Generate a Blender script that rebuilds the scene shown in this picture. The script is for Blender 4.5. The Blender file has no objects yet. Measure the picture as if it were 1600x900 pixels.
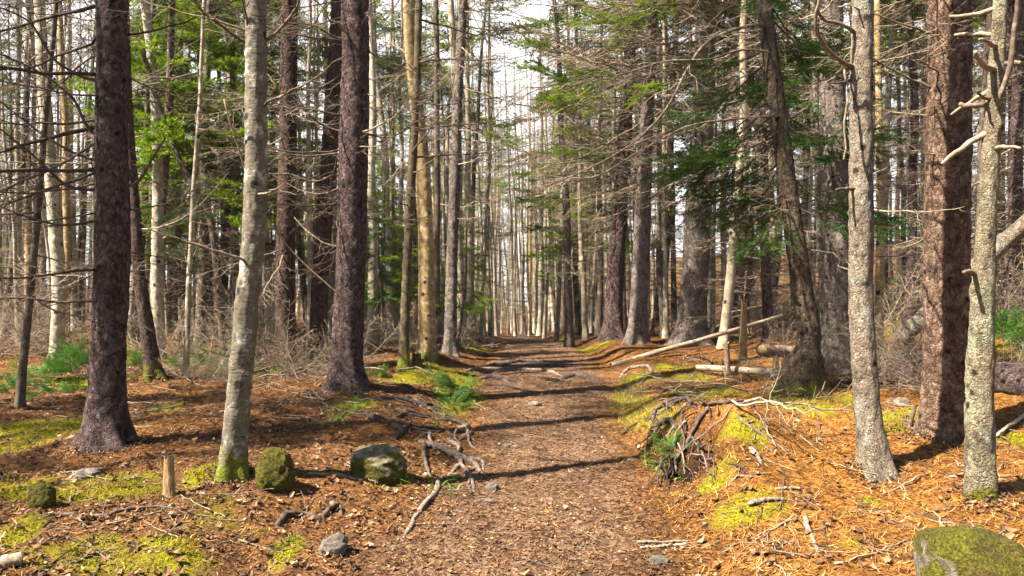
import bpy, math, random
import numpy as np
from mathutils import Vector, Matrix, Euler

# ------------------------------------------------------------------ camera, sky, sun, exposure
scene = bpy.context.scene
COL = scene.collection
CAMZ = 1.6
F = 1600 * 26 / 36.0            # focal length in photograph pixels
cam_d = bpy.data.cameras.new("camera"); cam_d.lens = 26; cam_d.sensor_width = 36
cam_d.clip_start = 0.05; cam_d.clip_end = 2000
cam = bpy.data.objects.new("camera", cam_d); COL.objects.link(cam)
cam.location = (0, 0, CAMZ); cam.rotation_euler = (math.radians(90), 0, 0)
scene.camera = cam

SUN_EL = math.radians(53)
SUN_H = Vector((-0.90, -0.43, 0)).normalized()
SUN = Vector((SUN_H.x * math.cos(SUN_EL), SUN_H.y * math.cos(SUN_EL), math.sin(SUN_EL)))
sl = bpy.data.lights.new("sun", 'SUN'); sl.energy = 5.0; sl.angle = math.radians(0.8); sl.color = (1.0, 0.93, 0.82)
so = bpy.data.objects.new("sun", sl); COL.objects.link(so)
so.rotation_euler = SUN.to_track_quat('Z', 'Y').to_euler()

world = bpy.data.worlds.new("World"); scene.world = world; world.use_nodes = True
wt = world.node_tree; wt.nodes.clear()
wo = wt.nodes.new('ShaderNodeOutputWorld'); bg = wt.nodes.new('ShaderNodeBackground')
sky = wt.nodes.new('ShaderNodeTexSky'); sky.sky_type = 'NISHITA'; sky.sun_disc = False
sky.sun_elevation = SUN_EL; sky.sun_rotation = math.atan2(SUN_H.x, SUN_H.y)
wc = wt.nodes.new('ShaderNodeTexCoord'); wn = wt.nodes.new('ShaderNodeTexNoise')
wn.inputs['Scale'].default_value = 3.2; wn.inputs['Detail'].default_value = 7; wn.inputs['Roughness'].default_value = .6
wr = wt.nodes.new('ShaderNodeValToRGB'); wr.color_ramp.elements[0].position = .30; wr.color_ramp.elements[1].position = .44
wm = wt.nodes.new('ShaderNodeMix'); wm.data_type = 'RGBA'
wm.inputs[7].default_value = (8.5, 8.6, 8.9, 1)            # sunlit cloud
wt.links.new(wc.outputs['Generated'], wn.inputs['Vector']); wt.links.new(wn.outputs['Fac'], wr.inputs['Fac'])
ws = wt.nodes.new('ShaderNodeSeparateXYZ'); wt.links.new(wc.outputs['Generated'], ws.inputs[0])
wz = wt.nodes.new('ShaderNodeMapRange'); wz.inputs[1].default_value = .35; wz.inputs[2].default_value = .75; wz.inputs[3].default_value = 1; wz.inputs[4].default_value = .15
wt.links.new(ws.outputs[2], wz.inputs[0]); wp = wt.nodes.new('ShaderNodeMath'); wp.operation = 'MULTIPLY'
wy = wt.nodes.new('ShaderNodeMapRange'); wy.inputs[1].default_value = .1; wy.inputs[2].default_value = .6; wt.links.new(ws.outputs[1], wy.inputs[0])
wq = wt.nodes.new('ShaderNodeMath'); wq.operation = 'MULTIPLY'; wt.links.new(wz.outputs[0], wq.inputs[0]); wt.links.new(wy.outputs[0], wq.inputs[1])
wt.links.new(wr.outputs['Color'], wp.inputs[0]); wt.links.new(wq.outputs[0], wp.inputs[1]); wt.links.new(wp.outputs[0], wm.inputs[0]); wt.links.new(sky.outputs[0], wm.inputs[6])
wt.links.new(wm.outputs[2], bg.inputs['Color']); wt.links.new(bg.outputs[0], wo.inputs['Surface'])
bg.inputs['Strength'].default_value = 0.05

vs = scene.view_settings
vs.view_transform = 'Standard'; vs.look = 'None'; vs.gamma = 1; vs.use_curve_mapping = False
vs.exposure = 2.28
HAZE = 0.0003
scene.cycles.max_bounces = 6; scene.cycles.diffuse_bounces = 1; scene.cycles.glossy_bounces = 1
scene.cycles.transmission_bounces = 2; scene.cycles.transparent_max_bounces = 4

rng = np.random.default_rng(11)
random.seed(5)

# ------------------------------------------------------------------ noise, mesh collector
def _h(ix, iy, iz):
    n = (ix.astype(np.int64) * 73856093) ^ (iy.astype(np.int64) * 19349663) ^ (iz.astype(np.int64) * 83492791)
    n = (n & 0xffffffff); n = ((n ^ (n >> 15)) * 0x2c1b3c6d) & 0xffffffff
    n = ((n ^ (n >> 12)) * 0x297a2d39) & 0xffffffff; n ^= n >> 15
    return n / 4294967295.0
def vnoise(x, y, z=0.0):
    x = np.asarray(x, float); y = np.asarray(y, float) + 0 * x; z = np.asarray(z, float) + 0 * x
    ix, iy, iz = np.floor(x), np.floor(y), np.floor(z)
    fx, fy, fz = x - ix, y - iy, z - iz
    fx, fy, fz = [f * f * (3 - 2 * f) for f in (fx, fy, fz)]
    r = 0
    for a in (0, 1):
        for b in (0, 1):
            for c in (0, 1):
                w = (fx if a else 1 - fx) * (fy if b else 1 - fy) * (fz if c else 1 - fz)
                r = r + w * _h(ix + a, iy + b, iz + c)
    return r * 2 - 1
def fbm(x, y, z=0.0, o=3):
    x = np.asarray(x, float); y = np.asarray(y, float); z = np.asarray(z, float)
    x, y, z = .80 * x + .46 * y + .38 * z, -.60 * x + .62 * y + .50 * z, -.64 * y * .0 + .78 * z - .33 * y + .28 * x
    r = 0; a = 1.0; s = 0
    for k in range(o):
        r = r + a * vnoise(np.asarray(x) * 2 ** k + 17.3 * k, np.asarray(y) * 2 ** k, np.asarray(z) * 2 ** k + 5.1 * k); s += a; a *= .5
    return r / s
def sstep(t): t = np.clip(t, 0, 1); return t * t * (3 - 2 * t)
def splus(t, w): return w * np.logaddexp(0, np.asarray(t) / w)

class MB:
    """collects tubes, tris and quads; build() links them as ONE mesh object"""
    def __init__(s): s.V = []; s.Fq = []; s.Ft = []; s.Mq = []; s.Mt = []; s.A = []; s.n = 0
    def add(s, v, quads=None, tris=None, mat=0, tint=0.5):
        v = np.asarray(v, float); k = len(v)
        s.V.append(v)
        s.A.append(np.full(k, tint) if np.isscalar(tint) else np.asarray(tint, float))
        if quads is not None and len(quads): q = np.asarray(quads) + s.n; s.Fq.append(q); s.Mq.append(np.full(len(q), mat))
        if tris is not None and len(tris): t = np.asarray(tris) + s.n; s.Ft.append(t); s.Mt.append(np.full(len(t), mat))
        s.n += k; return s
    def merged(s):
        V = np.concatenate(s.V) if s.V else np.zeros((0, 3)); A = np.concatenate(s.A) if s.A else np.zeros(0)
        Q = np.concatenate(s.Fq) if s.Fq else np.zeros((0, 4), int); T = np.concatenate(s.Ft) if s.Ft else np.zeros((0, 3), int)
        MQ = np.concatenate(s.Mq) if s.Mq else np.zeros(0, int); MT = np.concatenate(s.Mt) if s.Mt else np.zeros(0, int)
        return V, A, Q, T, MQ, MT
    def put(s, pack, M=None, tshift=0.0):
        V, A, Q, T, MQ, MT = pack
        if M is not None:
            m = np.array(M); V = V @ m[:3, :3].T + m[:3, 3]
        s.V.append(V); s.A.append(np.clip(A + tshift, 0, 1))
        if len(Q): s.Fq.append(Q + s.n); s.Mq.append(MQ)
        if len(T): s.Ft.append(T + s.n); s.Mt.append(MT)
        s.n += len(V); return s
    def mesh(s, name, mats, smooth=True):
        V, A, Q, T, MQ, MT = s.merged()
        me = bpy.data.meshes.new(name)
        me.vertices.add(len(V)); me.vertices.foreach_set('co', V.astype(np.float32).ravel())
        nl = len(Q) * 4 + len(T) * 3
        me.loops.add(nl); me.polygons.add(len(Q) + len(T))
        me.loops.foreach_set('vertex_index', np.concatenate([Q.ravel(), T.ravel()]).astype(np.int32))
        ls = np.concatenate([np.arange(len(Q)) * 4, len(Q) * 4 + np.arange(len(T)) * 3]).astype(np.int32)
        me.polygons.foreach_set('loop_start', ls)
        me.polygons.foreach_set('material_index', np.concatenate([MQ, MT]).astype(np.int32))
        me.polygons.foreach_set('use_smooth', np.full(len(Q) + len(T), smooth))
        at_ = me.attributes.new('tint', 'FLOAT', 'POINT'); at_.data.foreach_set('value', A.astype(np.float32))
        for m in (mats if isinstance(mats, (list, tuple)) else [mats]): me.materials.append(m)
        me.update(calc_edges=True)
        return me
    def build(s, name, mats, parent=None, smooth=True):
        o = bpy.data.objects.new(name, s.mesh(name, mats, smooth)); COL.objects.link(o)
        if parent is not None: o.parent = parent
        return o

def tube(mb, P, R, n=5, mat=0, tint=0.5, cap=True, lump=0.0, seed=0):
    P = np.asarray(P, float); R = np.asarray(R, float) + np.zeros(len(P))
    T = np.gradient(P, axis=0); T /= np.linalg.norm(T, axis=1)[:, None] + 1e-9
    mean = P[-1] - P[0]; ref = np.zeros(3); ref[np.argmin(np.abs(mean))] = 1
    U = np.cross(T, ref); U /= np.linalg.norm(U, axis=1)[:, None] + 1e-9
    W = np.cross(T, U)
    th = np.arange(n) * 2 * np.pi / n
    ring = U[:, None, :] * np.cos(th)[None, :, None] + W[:, None, :] * np.sin(th)[None, :, None]
    RR = R[:, None] * np.ones(n)[None, :]
    if lump:
        q = P[:, None, :] * 14 + ring * 1.6 + seed
        RR = RR * (1 + lump * fbm(q[..., 0], q[..., 1], q[..., 2], 2))
    V = (P[:, None, :] + ring * RR[..., None]).reshape(-1, 3)
    m = len(P); i = np.arange(m - 1)[:, None] * n; j = np.arange(n)[None, :]; j2 = (j + 1) % n
    Q = np.stack([i + j, i + j2, i + n + j2, i + n + j], -1).reshape(-1, 4)
    tr = None
    if cap:
        V = np.concatenate([V, [P[0], P[-1]]]); c0 = m * n; jj = np.arange(n); jn = (jj + 1) % n
        tr = np.concatenate([np.stack([np.full(n, c0), jn, jj], -1), np.stack([np.full(n, c0 + 1), (m - 1) * n + jj, (m - 1) * n + jn], -1)])
    mb.add(V, Q, tr, mat, tint)

def spline(pts, n):
    pts = np.asarray(pts, float)
    if len(pts) < 3: return np.array([pts[0] + (pts[-1] - pts[0]) * t for t in np.linspace(0, 1, n)])
    d = np.r_[0, np.cumsum(np.linalg.norm(np.diff(pts, axis=0), axis=1))]
    tan = np.gradient(pts, d, axis=0)
    out = []
    for s in np.linspace(0, d[-1], n):
        k = min(np.searchsorted(d, s, 'right') - 1, len(pts) - 2); h = d[k + 1] - d[k]; t = (s - d[k]) / h
        out.append((2*t**3-3*t*t+1)*pts[k] + (t**3-2*t*t+t)*h*tan[k] + (3*t*t-2*t**3)*pts[k+1] + (t**3-t*t)*h*tan[k+1])
    return np.array(out)

def tag(o, label=None, cat=None, group=None, kind=None):
    if label: o['label'] = label
    if cat: o['category'] = cat
    if group: o['group'] = group
    if kind: o['kind'] = kind
    return o
def empty(name, loc, label, cat, group=None):
    o = bpy.data.objects.new(name, None); COL.objects.link(o); o.location = loc; o.empty_display_size = .2
    return tag(o, label, cat, group)
def copy_tree(o, parent=None):
    c = o.copy(); COL.objects.link(c)
    if parent is not None: c.parent = parent
    for ch in list(o.children): copy_tree(ch, c)
    return c

# ------------------------------------------------------------------ materials
class NT:
    def __init__(s, name):
        s.m = bpy.data.materials.new(name); s.m.use_nodes = True; s.t = s.m.node_tree; s.t.nodes.clear()
        s.out = s.t.nodes.new('ShaderNodeOutputMaterial')
    def n(s, typ, **kw):
        x = s.t.nodes.new('ShaderNode' + typ)
        for k, v in kw.items():
            if hasattr(x, k) and k not in x.inputs: setattr(x, k, v)
        return x
    def put(s, sock, v):
        if hasattr(v, 'is_output'): s.t.links.new(v, sock)
        else: sock.default_value = v
    def co(s, sc=(1, 1, 1)):
        c = s.n('TexCoord'); mp = s.n('Mapping'); s.t.links.new(c.outputs['Object'], mp.inputs[0]); mp.inputs['Scale'].default_value = sc
        oi = s.n('ObjectInfo'); v = s.n('Vector' + 'Math', operation='SCALE'); v.inputs[0].default_value = (37, 53, 71)
        s.t.links.new(oi.outputs['Random'], v.inputs['Scale']); s.t.links.new(v.outputs[0], mp.inputs['Location']); return mp.outputs[0]
    def noise(s, vec, scale, detail=4, rough=.6, dist=0):
        x = s.n('TexNoise'); s.put(x.inputs['Vector'], vec); x.inputs['Scale'].default_value = scale
        x.inputs['Detail'].default_value = detail; x.inputs['Roughness'].default_value = rough; x.inputs['Distortion'].default_value = dist
        return x.outputs['Fac']
    def voro(s, vec, scale, feature='F1', out='Distance', rnd=1):
        x = s.n('TexVoronoi', feature=feature); s.put(x.inputs['Vector'], vec); x.inputs['Scale'].default_value = scale
        x.inputs['Randomness'].default_value = rnd; return x.outputs[out]
    def ramp(s, fac, stops):
        x = s.n('ValToRGB'); e = x.color_ramp.elements
        while len(e) < len(stops): e.new(.5)
        for el, (p, c) in zip(e, stops): el.position = p; el.color = (*c, 1) if isinstance(c, tuple) else (c, c, c, 1)
        s.put(x.inputs[0], fac); return x.outputs[0]
    def mix(s, f, a, b, blend='MIX'):
        x = s.n('Mix', data_type='RGBA', blend_type=blend)
        s.put(x.inputs[0], f); s.put(x.inputs[6], a if not isinstance(a, tuple) else (*a, 1)); s.put(x.inputs[7], b if not isinstance(b, tuple) else (*b, 1)); return x.outputs[2]
    def math(s, op, a, b=0.0, c=None):
        x = s.n('Math', operation=op); s.put(x.inputs[0], a); s.put(x.inputs[1], b)
        if c is not None: s.put(x.inputs[2], c)
        return x.outputs[0]
    def attr(s, name): x = s.n('Attribute', attribute_name=name); return x.outputs['Fac']
    def sep(s, v, k): x = s.n('SeparateXYZ'); s.put(x.inputs[0], v); return x.outputs[k]
    def end(s, color, rough=.9, bump=None, bstr=.5, bdist=.01, spec=.2, trans=0):
        b = s.n('BsdfPrincipled'); s.put(b.inputs['Base Color'], color if not isinstance(color, tuple) else (*color, 1))
        s.put(b.inputs['Roughness'], rough); b.inputs['Specular IOR Level'].default_value = spec
        if bump is not None:
            x = s.n('Bump'); x.inputs['Strength'].default_value = bstr; x.inputs['Distance'].default_value = bdist
            s.put(x.inputs['Height'], bump); s.t.links.new(x.outputs[0], b.inputs['Normal'])
        sh = b.outputs[0]
        if trans:
            tl = s.n('BsdfTranslucent'); s.put(tl.inputs[0], color); mx = s.n('MixShader'); mx.inputs[0].default_value = trans
            s.t.links.new(sh, mx.inputs[1]); s.t.links.new(tl.outputs[0], mx.inputs[2]); sh = mx.outputs[0]
        s.t.links.new(sh, s.out.inputs[0]); return s.m

def bark_scaly(name, dark, mid, light, lichen=(.30, .30, .24), lich=.5, moss=0.0, sc=42, crack=.10):
    N = NT(name); v = N.co(); dv = N.n('VectorMath', operation='ADD')
    nz = N.n('TexNoise'); N.put(nz.inputs['Vector'], v); nz.inputs['Scale'].default_value = 30; nz.inputs['Detail'].default_value = 4
    s = N.n('VectorMath', operation='SCALE'); N.t.links.new(nz.outputs['Color'], s.inputs[0]); s.inputs['Scale'].default_value = .045
    N.t.links.new(v, dv.inputs[0]); N.t.links.new(s.outputs[0], dv.inputs[1])
    mp = N.n('Mapping'); N.t.links.new(dv.outputs[0], mp.inputs[0]); mp.inputs['Scale'].default_value = (1, 1, .62); u = mp.outputs[0]
    e = N.voro(u, sc, 'DISTANCE_TO_EDGE'); cell = N.voro(u, sc, 'F1', 'Color'); e2 = N.voro(u, sc * 2.1, 'DISTANCE_TO_EDGE'); f2 = N.voro(u, sc * .8, 'F1')
    g = N.noise(v, 95, 5, .75); md = N.noise(v, 14, 4, .65)
    t = N.math('ADD', N.math('MULTIPLY', N.sep(cell, 0), .22), N.math('ADD', N.math('MULTIPLY', g, .72), N.math('MULTIPLY', md, .20)))
    col = N.ramp(t, [(.28, dark), (.55, mid), (.85, light)])
    big = N.noise(v, 4.5, 6, .7)
    col = N.mix(N.ramp(N.math('ADD', big, N.math('MULTIPLY', g, .25)), [(.64, 0.0), (.78, lich)]), col, lichen)
    ck = N.math('MULTIPLY', N.ramp(e, [(0.0, 1.0), (crack, 0.0)]), N.ramp(N.noise(v, 20, 4), [(.42, .04), (.62, .9)]))
    col = N.mix(ck, col, tuple(.3 * c for c in dark))
    mz = N.n('Mapping'); N.t.links.new(v, mz.inputs[0]); mz.inputs['Scale'].default_value = (1, 1, .45)
    col = N.mix(N.ramp(N.noise(mz.outputs[0], 11, 6, .75), [(.34, .75), (.50, 0.0)]), col, dark)
    sc_ = N.voro(v, 7.5, 'F1'); col = N.mix(N.ramp(sc_, [(.10, .95), (.20, 0.0)]), col, tuple(.4 * c for c in dark))
    if moss:
        z = N.sep(N.n('TexCoord').outputs['Object'], 2)
        f = N.math('ADD', N.math('MULTIPLY', z, -1.6 / moss), N.math('ADD', N.math('MULTIPLY', N.noise(v, 7, 4), 2.6), -.45))
        col = N.mix(N.ramp(f, [(.3, 0.0), (.6, 1.0)]), col, N.ramp(N.noise(v, 60, 3), [(.3, (.04, .045, .005)), (.7, (.24, .22, .012))]))
    h = N.math('ADD', N.math('ADD', N.math('MULTIPLY', N.ramp(e, [(0.0, 0.0), (.25, .8)]), N.ramp(N.noise(v, 20, 4), [(.38, .25), (.62, 1.0)])), N.math('MULTIPLY', N.ramp(e2, [(0.0, 0.0), (.2, 1.0)]), .25)), N.math('ADD', N.math('MULTIPLY', g, .8), N.math('MULTIPLY', f2, -.6)))
    return N.end(col, .92, h, 1.0, .028)

def bark_smooth(name, dark, mid, light, patch=(.45, .44, .38), moss=0.0, band=1.0):
    N = NT(name); v = N.co(); mp = N.n('Mapping'); N.t.links.new(v, mp.inputs[0]); mp.inputs['Scale'].default_value = (1, 1, 5.5)
    ln = N.noise(mp.outputs[0], 13, 6, .7); pt = N.noise(v, 9, 6, .68); g = N.noise(v, 70, 4, .7)
    col = N.ramp(N.math('ADD', N.math('MULTIPLY', g, .5), N.math('MULTIPLY', pt, .5)), [(.3, dark), (.5, mid), (.7, light)])
    col = N.mix(N.ramp(pt, [(.56, 0.0), (.62, .85)]), col, patch)
    col = N.mix(N.ramp(ln, [(.34, band), (.45, 0.0)]), col, tuple(.3 * c for c in dark))
    kn = N.voro(v, 5.0, 'F1')
    col = N.mix(N.ramp(kn, [(.10, 1.0), (.17, 0.0)]), col, (.02, .017, .013))
    if moss:
        z = N.sep(N.n('TexCoord').outputs['Object'], 2)
        f = N.math('ADD', N.math('MULTIPLY', z, -1.6 / moss), N.math('ADD', N.math('MULTIPLY', N.noise(v, 8, 4), 2.6), -.35))
        col = N.mix(N.ramp(f, [(.3, 0.0), (.55, 1.0)]), col, N.ramp(N.noise(v, 60, 3), [(.3, (.04, .05, .006)), (.7, (.22, .23, .02))]))
    h = N.math('ADD', N.math('MULTIPLY', ln, .8), N.math('MULTIPLY', g, .8))
    return N.end(col, .85, h, .8, .008)

def wood(name, a, b, c, sc=(1, 1, 1)):
    N = NT(name); v = N.co(sc); g = N.noise(v, 30, 5, .65); t = N.attr('tint')
    col = N.ramp(N.math('ADD', N.math('MULTIPLY', g, .75), N.math('MULTIPLY', t, .25)), [(.3, a), (.52, b), (.72, c)])
    return N.end(col, .85, g, .6, .006)

def leafy(name, stops, trans=.25, rnd=.35, rough=.6):
    N = NT(name); t = N.attr('tint'); oi = N.n('ObjectInfo').outputs['Random']
    f = N.math('ADD', N.math('MULTIPLY', t, 1 - rnd), N.math('MULTIPLY', oi, rnd))
    return N.end(N.ramp(f, stops), rough, trans=trans, spec=.25)

M = {}
M['spruce_red'] = bark_scaly('spruce_bark_red', (.010, .004, .004), (.11, .064, .055), (.38, .275, .24), (.16, .125, .11), .35)
M['spruce_brown'] = bark_scaly('spruce_bark_brown', (.014, .006, .004), (.155, .085, .052), (.46, .32, .225), (.13, .11, .05), .4, sc=33, crack=.12)
M['spruce_grey'] = bark_scaly('spruce_bark_grey', (.04, .025, .018), (.235, .175, .14), (.44, .365, .305), (.32, .31, .25), .6)
M['spruce_moss'] = bark_scaly('spruce_bark_mossy', (.03, .018, .01), (.12, .08, .05), (.25, .19, .13), (.2, .2, .12), .6, moss=.55)
M['spruce_redmoss'] = bark_scaly('spruce_bark_red_mossy', (.022, .009, .007), (.11, .058, .042), (.28, .18, .13), (.15, .13, .09), .5, moss=.35)
M['fir_pale'] = bark_scaly('fir_bark_pale', (.055, .038, .026), (.30, .232, .16), (.50, .43, .32), (.42, .41, .33), .75, sc=56, crack=.08)
M['fir_lichen'] = bark_scaly('fir_bark_lichen', (.05, .035, .022), (.27, .21, .13), (.46, .39, .25), (.40, .42, .27), .75, sc=50, crack=.07, moss=.18)
M['maple'] = bark_smooth('maple_bark', (.045, .036, .022), (.135, .112, .075), (.27, .235, .17), (.36, .345, .28), moss=.42)
M['birch_yellow'] = bark_smooth('birch_bark_yellow', (.09, .055, .02), (.30, .20, .085), (.50, .37, .19), (.50, .40, .24), moss=.2)
M['birch_white'] = bark_smooth('birch_bark_white', (.13, .10, .065), (.36, .30, .21), (.52, .46, .35), (.55, .51, .43), band=.9)
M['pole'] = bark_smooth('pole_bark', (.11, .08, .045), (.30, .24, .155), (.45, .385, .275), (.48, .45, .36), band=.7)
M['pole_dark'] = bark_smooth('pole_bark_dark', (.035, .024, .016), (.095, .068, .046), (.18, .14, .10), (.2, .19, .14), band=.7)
M['mossy_thin'] = bark_smooth('thin_bark_mossy', (.03, .022, .012), (.09, .065, .035), (.17, .13, .07), (.14, .15, .05), moss=.6)
M['twig'] = wood('dead_twig', (.06, .04, .025), (.21, .155, .10), (.42, .345, .25))
M['twig_dark'] = wood('dead_twig_dark', (.03, .018, .012), (.085, .055, .038), (.2, .15, .11))
M['twig_pale'] = wood('dead_twig_pale', (.08, .055, .035), (.25, .19, .125), (.42, .35, .26))
M['limb'] = wood('dead_limb', (.035, .024, .016), (.13, .092, .062), (.30, .235, .165))
M['root'] = wood('weathered_root', (.03, .020, .013), (.115, .082, .060), (.26, .205, .16))
M['root_dark'] = wood('dark_root', (.012, .008, .006), (.05, .033, .025), (.14, .10, .078))  # darker tone of root wood
M['split'] = wood('split_wood', (.07, .04, .018), (.26, .165, .07), (.46, .35, .19), (4, 4, .4))
M['log'] = wood('log_bark', (.07, .04, .025), (.26, .17, .11), (.42, .32, .22))
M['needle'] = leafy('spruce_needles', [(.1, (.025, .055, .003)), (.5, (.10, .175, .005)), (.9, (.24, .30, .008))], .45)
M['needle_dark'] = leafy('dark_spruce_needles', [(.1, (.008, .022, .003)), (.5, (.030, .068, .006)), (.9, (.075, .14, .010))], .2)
M['needle_brown'] = leafy('dry_needles', [(.1, (.06, .035, .012)), (.5, (.16, .10, .03)), (.9, (.26, .18, .06))], .2)
M['fern'] = leafy('fern_green', [(.1, (.02, .06, .008)), (.5, (.06, .16, .015)), (.9, (.13, .27, .03))], .35)
M['leaf'] = leafy('leaf_litter', [(.0, (.03, .013, .006)), (.3, (.09, .042, .017)), (.55, (.165, .085, .037)), (.8, (.26, .15, .075)), (1, (.42, .29, .17))], .1, 0.0, .7)
M['needle_litter'] = leafy('needle_litter', [(.0, (.05, .02, .005)), (.4, (.20, .082, .013)), (.75, (.36, .18, .035)), (1, (.50, .34, .14))], .1, 0.0, .8)
M['moss'] = leafy('moss_tufts', [(.0, (.04, .045, .003)), (.45, (.17, .165, .005)), (.8, (.34, .29, .008)), (1, (.45, .38, .025))], .25, 0.0, .9)
M['straw'] = leafy('dry_grass', [(.0, (.09, .08, .015)), (.5, (.24, .19, .045)), (1, (.42, .33, .12))], .2, 0.0, .8)

def rock_mat(name, a, b, c, moss, mlo=.45):
    N = NT(name); v = N.co(); g = N.noise(v, 18, 6, .65)
    col = N.ramp(g, [(.3, a), (.5, b), (.7, c)])
    if moss:
        nz = N.sep(N.n('NewGeometry').outputs['Normal'], 2)
        f = N.math('ADD', N.math('MULTIPLY', nz, moss), N.math('MULTIPLY', N.noise(v, 5, 4), 1.0))
        col = N.mix(N.ramp(f, [(mlo, 0.0), (mlo + .14, 1.0)]), col, N.mix(N.ramp(N.noise(v, 7, 5, .7), [(.42, 0.0), (.6, .8)]), N.ramp(N.noise(v, 80, 5, .75), [(.32, (.018, .02, .002)), (.5, (.10, .095, .005)), (.7, (.28, .24, .012))]), N.ramp(N.noise(v, 80, 5, .75), [(.32, (.02, .014, .004)), (.5, (.075, .052, .012)), (.7, (.17, .12, .03))])))
    return N.end(col, .9, N.math('ADD', g, N.math('MULTIPLY', N.noise(v, 95, 4, .7), 2.0)), 1.0, .02)
M['rock'] = rock_mat('grey_stone', (.09, .072, .055), (.23, .19, .15), (.42, .37, .30), 0)
M['rock_mossy'] = rock_mat('mossy_stone', (.07, .062, .035), (.20, .175, .10), (.38, .34, .21), -.40, .30)
M['rock_cap'] = rock_mat('moss_capped_stone', (.06, .048, .03), (.18, .155, .11), (.38, .35, .27), .9, .52)
M['moss_all'] = rock_mat('moss_cushion', (.03, .035, .006), (.06, .07, .01), (.1, .11, .015), .5, .1)

# ------------------------------------------------------------------ the ground
MOUNDS = []
XR_Y = [3.0, 3.7, 4.62, 5.78, 7.7, 9.24, 10.6, 13, 20, 28, 60]
XR_X = [.92, .90, .88, .95, 1.1, 1.25, 1.33, 1.35, 1.15, 1.0, 1.2]
XL_X = [-.9, -.80, -.62, -.34, -.37, -.30, -.32, -.30, -.3, -.4, -.3]
def H(x, y, fine=True):
    x = np.asarray(x, float); y = np.asarray(y, float)
    yy = np.maximum(y, -6)
    z = .043 * yy - .098 * splus(yy - 13, 1.5) + .055 * splus(yy - 66, 3)
    xr = np.interp(y, XR_Y, XR_X); xl = np.interp(y, XR_Y, XL_X)
    wig = .10 * fbm(x * .9 + 3, y * .9, 0, 2)
    hb = .13 + .17 * np.exp(-((y - 5.9) / 1.35) ** 2)
    z = z + hb * sstep((x - xr + wig) / .55)
    z = z + .115 * splus(x - 2.7 - .11 * np.clip(y - 9, 0, 30), .6) - .045 * splus(x - 20, 2)
    z = z + .055 * splus(y - 13, 1.5) * sstep((x - 3.5) / 8)
    z = z + .16 * sstep((xl - x + wig) / .9) + .03 * splus(y - 13, 1.5) * sstep((-1.5 - x) / 6)
    for mx, my, ma, mb_, mh in ((1.66, 5.45, .20, .35, .10), (1.42, 4.92, .16, .26, .09), (1.42, 4.42, .24, .22, .08), (1.95, 6.4, .3, .3, .06)): z = z + mh * np.exp(-((x - mx) / ma) ** 2 - ((y - my) / mb_) ** 2)
    for mx, my, ms, mh in MOUNDS: z = z + mh * np.exp(-((x - mx) ** 2 + (y - my) ** 2) / ms ** 2)
    z = z + .15 * np.exp(-((x - 1.62) / .40) ** 2 - ((y - 5.5) / .85) ** 2)
    z = z - .32 * np.exp(-(((x - 1.30) / .17) ** 2 + ((y - 5.45) / .42) ** 2))          # hollow under the roots
    onp = sstep((x - xl + .1) / .3) * sstep((xr - x + .1) / .3)
    z = z + (.10 - .06 * onp) * fbm(x * .55, y * .55, 3.3, 3)
    if fine:
        z = z + (.040 - .026 * onp) * fbm(x * 3.1, y * 3.1, 7.7, 3)
    return z
_T = np.concatenate([np.arange(2.2, 16, .01), np.arange(16, 140, .08)])
def at(px, py, lift=0.0):
    """the point of the ground seen at this place of the photograph"""
    dx = (px - 800) / F; dz = -(py - 450) / F
    z = CAMZ + dz * _T; g = H(dx * _T, _T)
    k = np.argmax(z < g) if (z < g).any() else len(_T) - 1
    t = _T[k]; return np.array([dx * t, t, H(dx * t, t) + lift])
def P3(px, py, d): return np.array([(px - 800) / F * d, d, CAMZ - (py - 450) / F * d])

_b = [(at(a, b), w) for a, b, w in ((165,690,60),(362,742,44),(540,604,60),(445,577,34),(495,569,30),(668,556,30),(1078,537,55),(996,537,36),(957,530,36),(1252,612,70),(1368,734,50),(1474,672,80),(1534,772,50),(240,590,28))]
MOUNDS = [(float(p[0]), float(p[1] + .05), w * p[1] / F * 1.15 + .05, min(.09, .035 + w * p[1] / F * .12)) for p, w in _b]
ys = np.concatenate([np.linspace(-30, 2.4, 26)[:-1], 2.4 * (150 / 2.4) ** np.linspace(0, 1, 720)])
sx = np.linspace(-1, 1, 680); sx = sx * (.55 + .45 * np.abs(sx))
XX = sx[None, :] * (2.8 + .95 * np.abs(ys))[:, None]; YY = ys[:, None] + 0 * XX
HH = H(XX, YY)
HH = HH + .012 * fbm(XX * 14, YY * 14, 1.5, 2) + .006 * fbm(XX * 40, YY * 40, 2.5, 1)

# moss patches of the photograph: centre and half size
PATCHES = [(70,668,95,20),(200,868,150,30),(130,765,115,22),(265,636,32,7),(30,830,40,30),(10,700,40,15),(330,730,30,18),
    (370,655,20,6),(600,745,40,14),(690,585,60,16),(740,543,22,10),(720,625,35,18),(640,590,40,12),(560,632,30,8),
    (1155,668,34,26),(1130,740,34,26),(1170,790,52,30),(1100,620,45,10),(1230,628,52,14),(1310,628,38,16),(1395,650,60,10),
    (1385,668,35,8),(1010,590,36,10),(1085,588,36,8),(1360,783,16,7),(1330,850,20,10),(1575,685,40,10),(1440,470,80,20),
    (1300,470,60,12),(1570,545,50,16),(450,860,20,30),(880,528,14,5),(925,545,30,5),(1050,575,30,6),(1565,605,30,10),(1500,500,120,25),
    (120,600,60,10),(1000,640,30,40)]
moss = np.zeros_like(XX); straw_f = np.zeros_like(XX)
def blob(px, py, rx, ry):
    c = at(px, py); d = c[1]; c2 = at(px, min(py + ry, 899)); c1 = at(px, py - ry)
    return c, max(rx / F * d, .05), max((c1[1] - c2[1]) / 2, .06)
BL = [blob(*p) for p in PATCHES]
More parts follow.
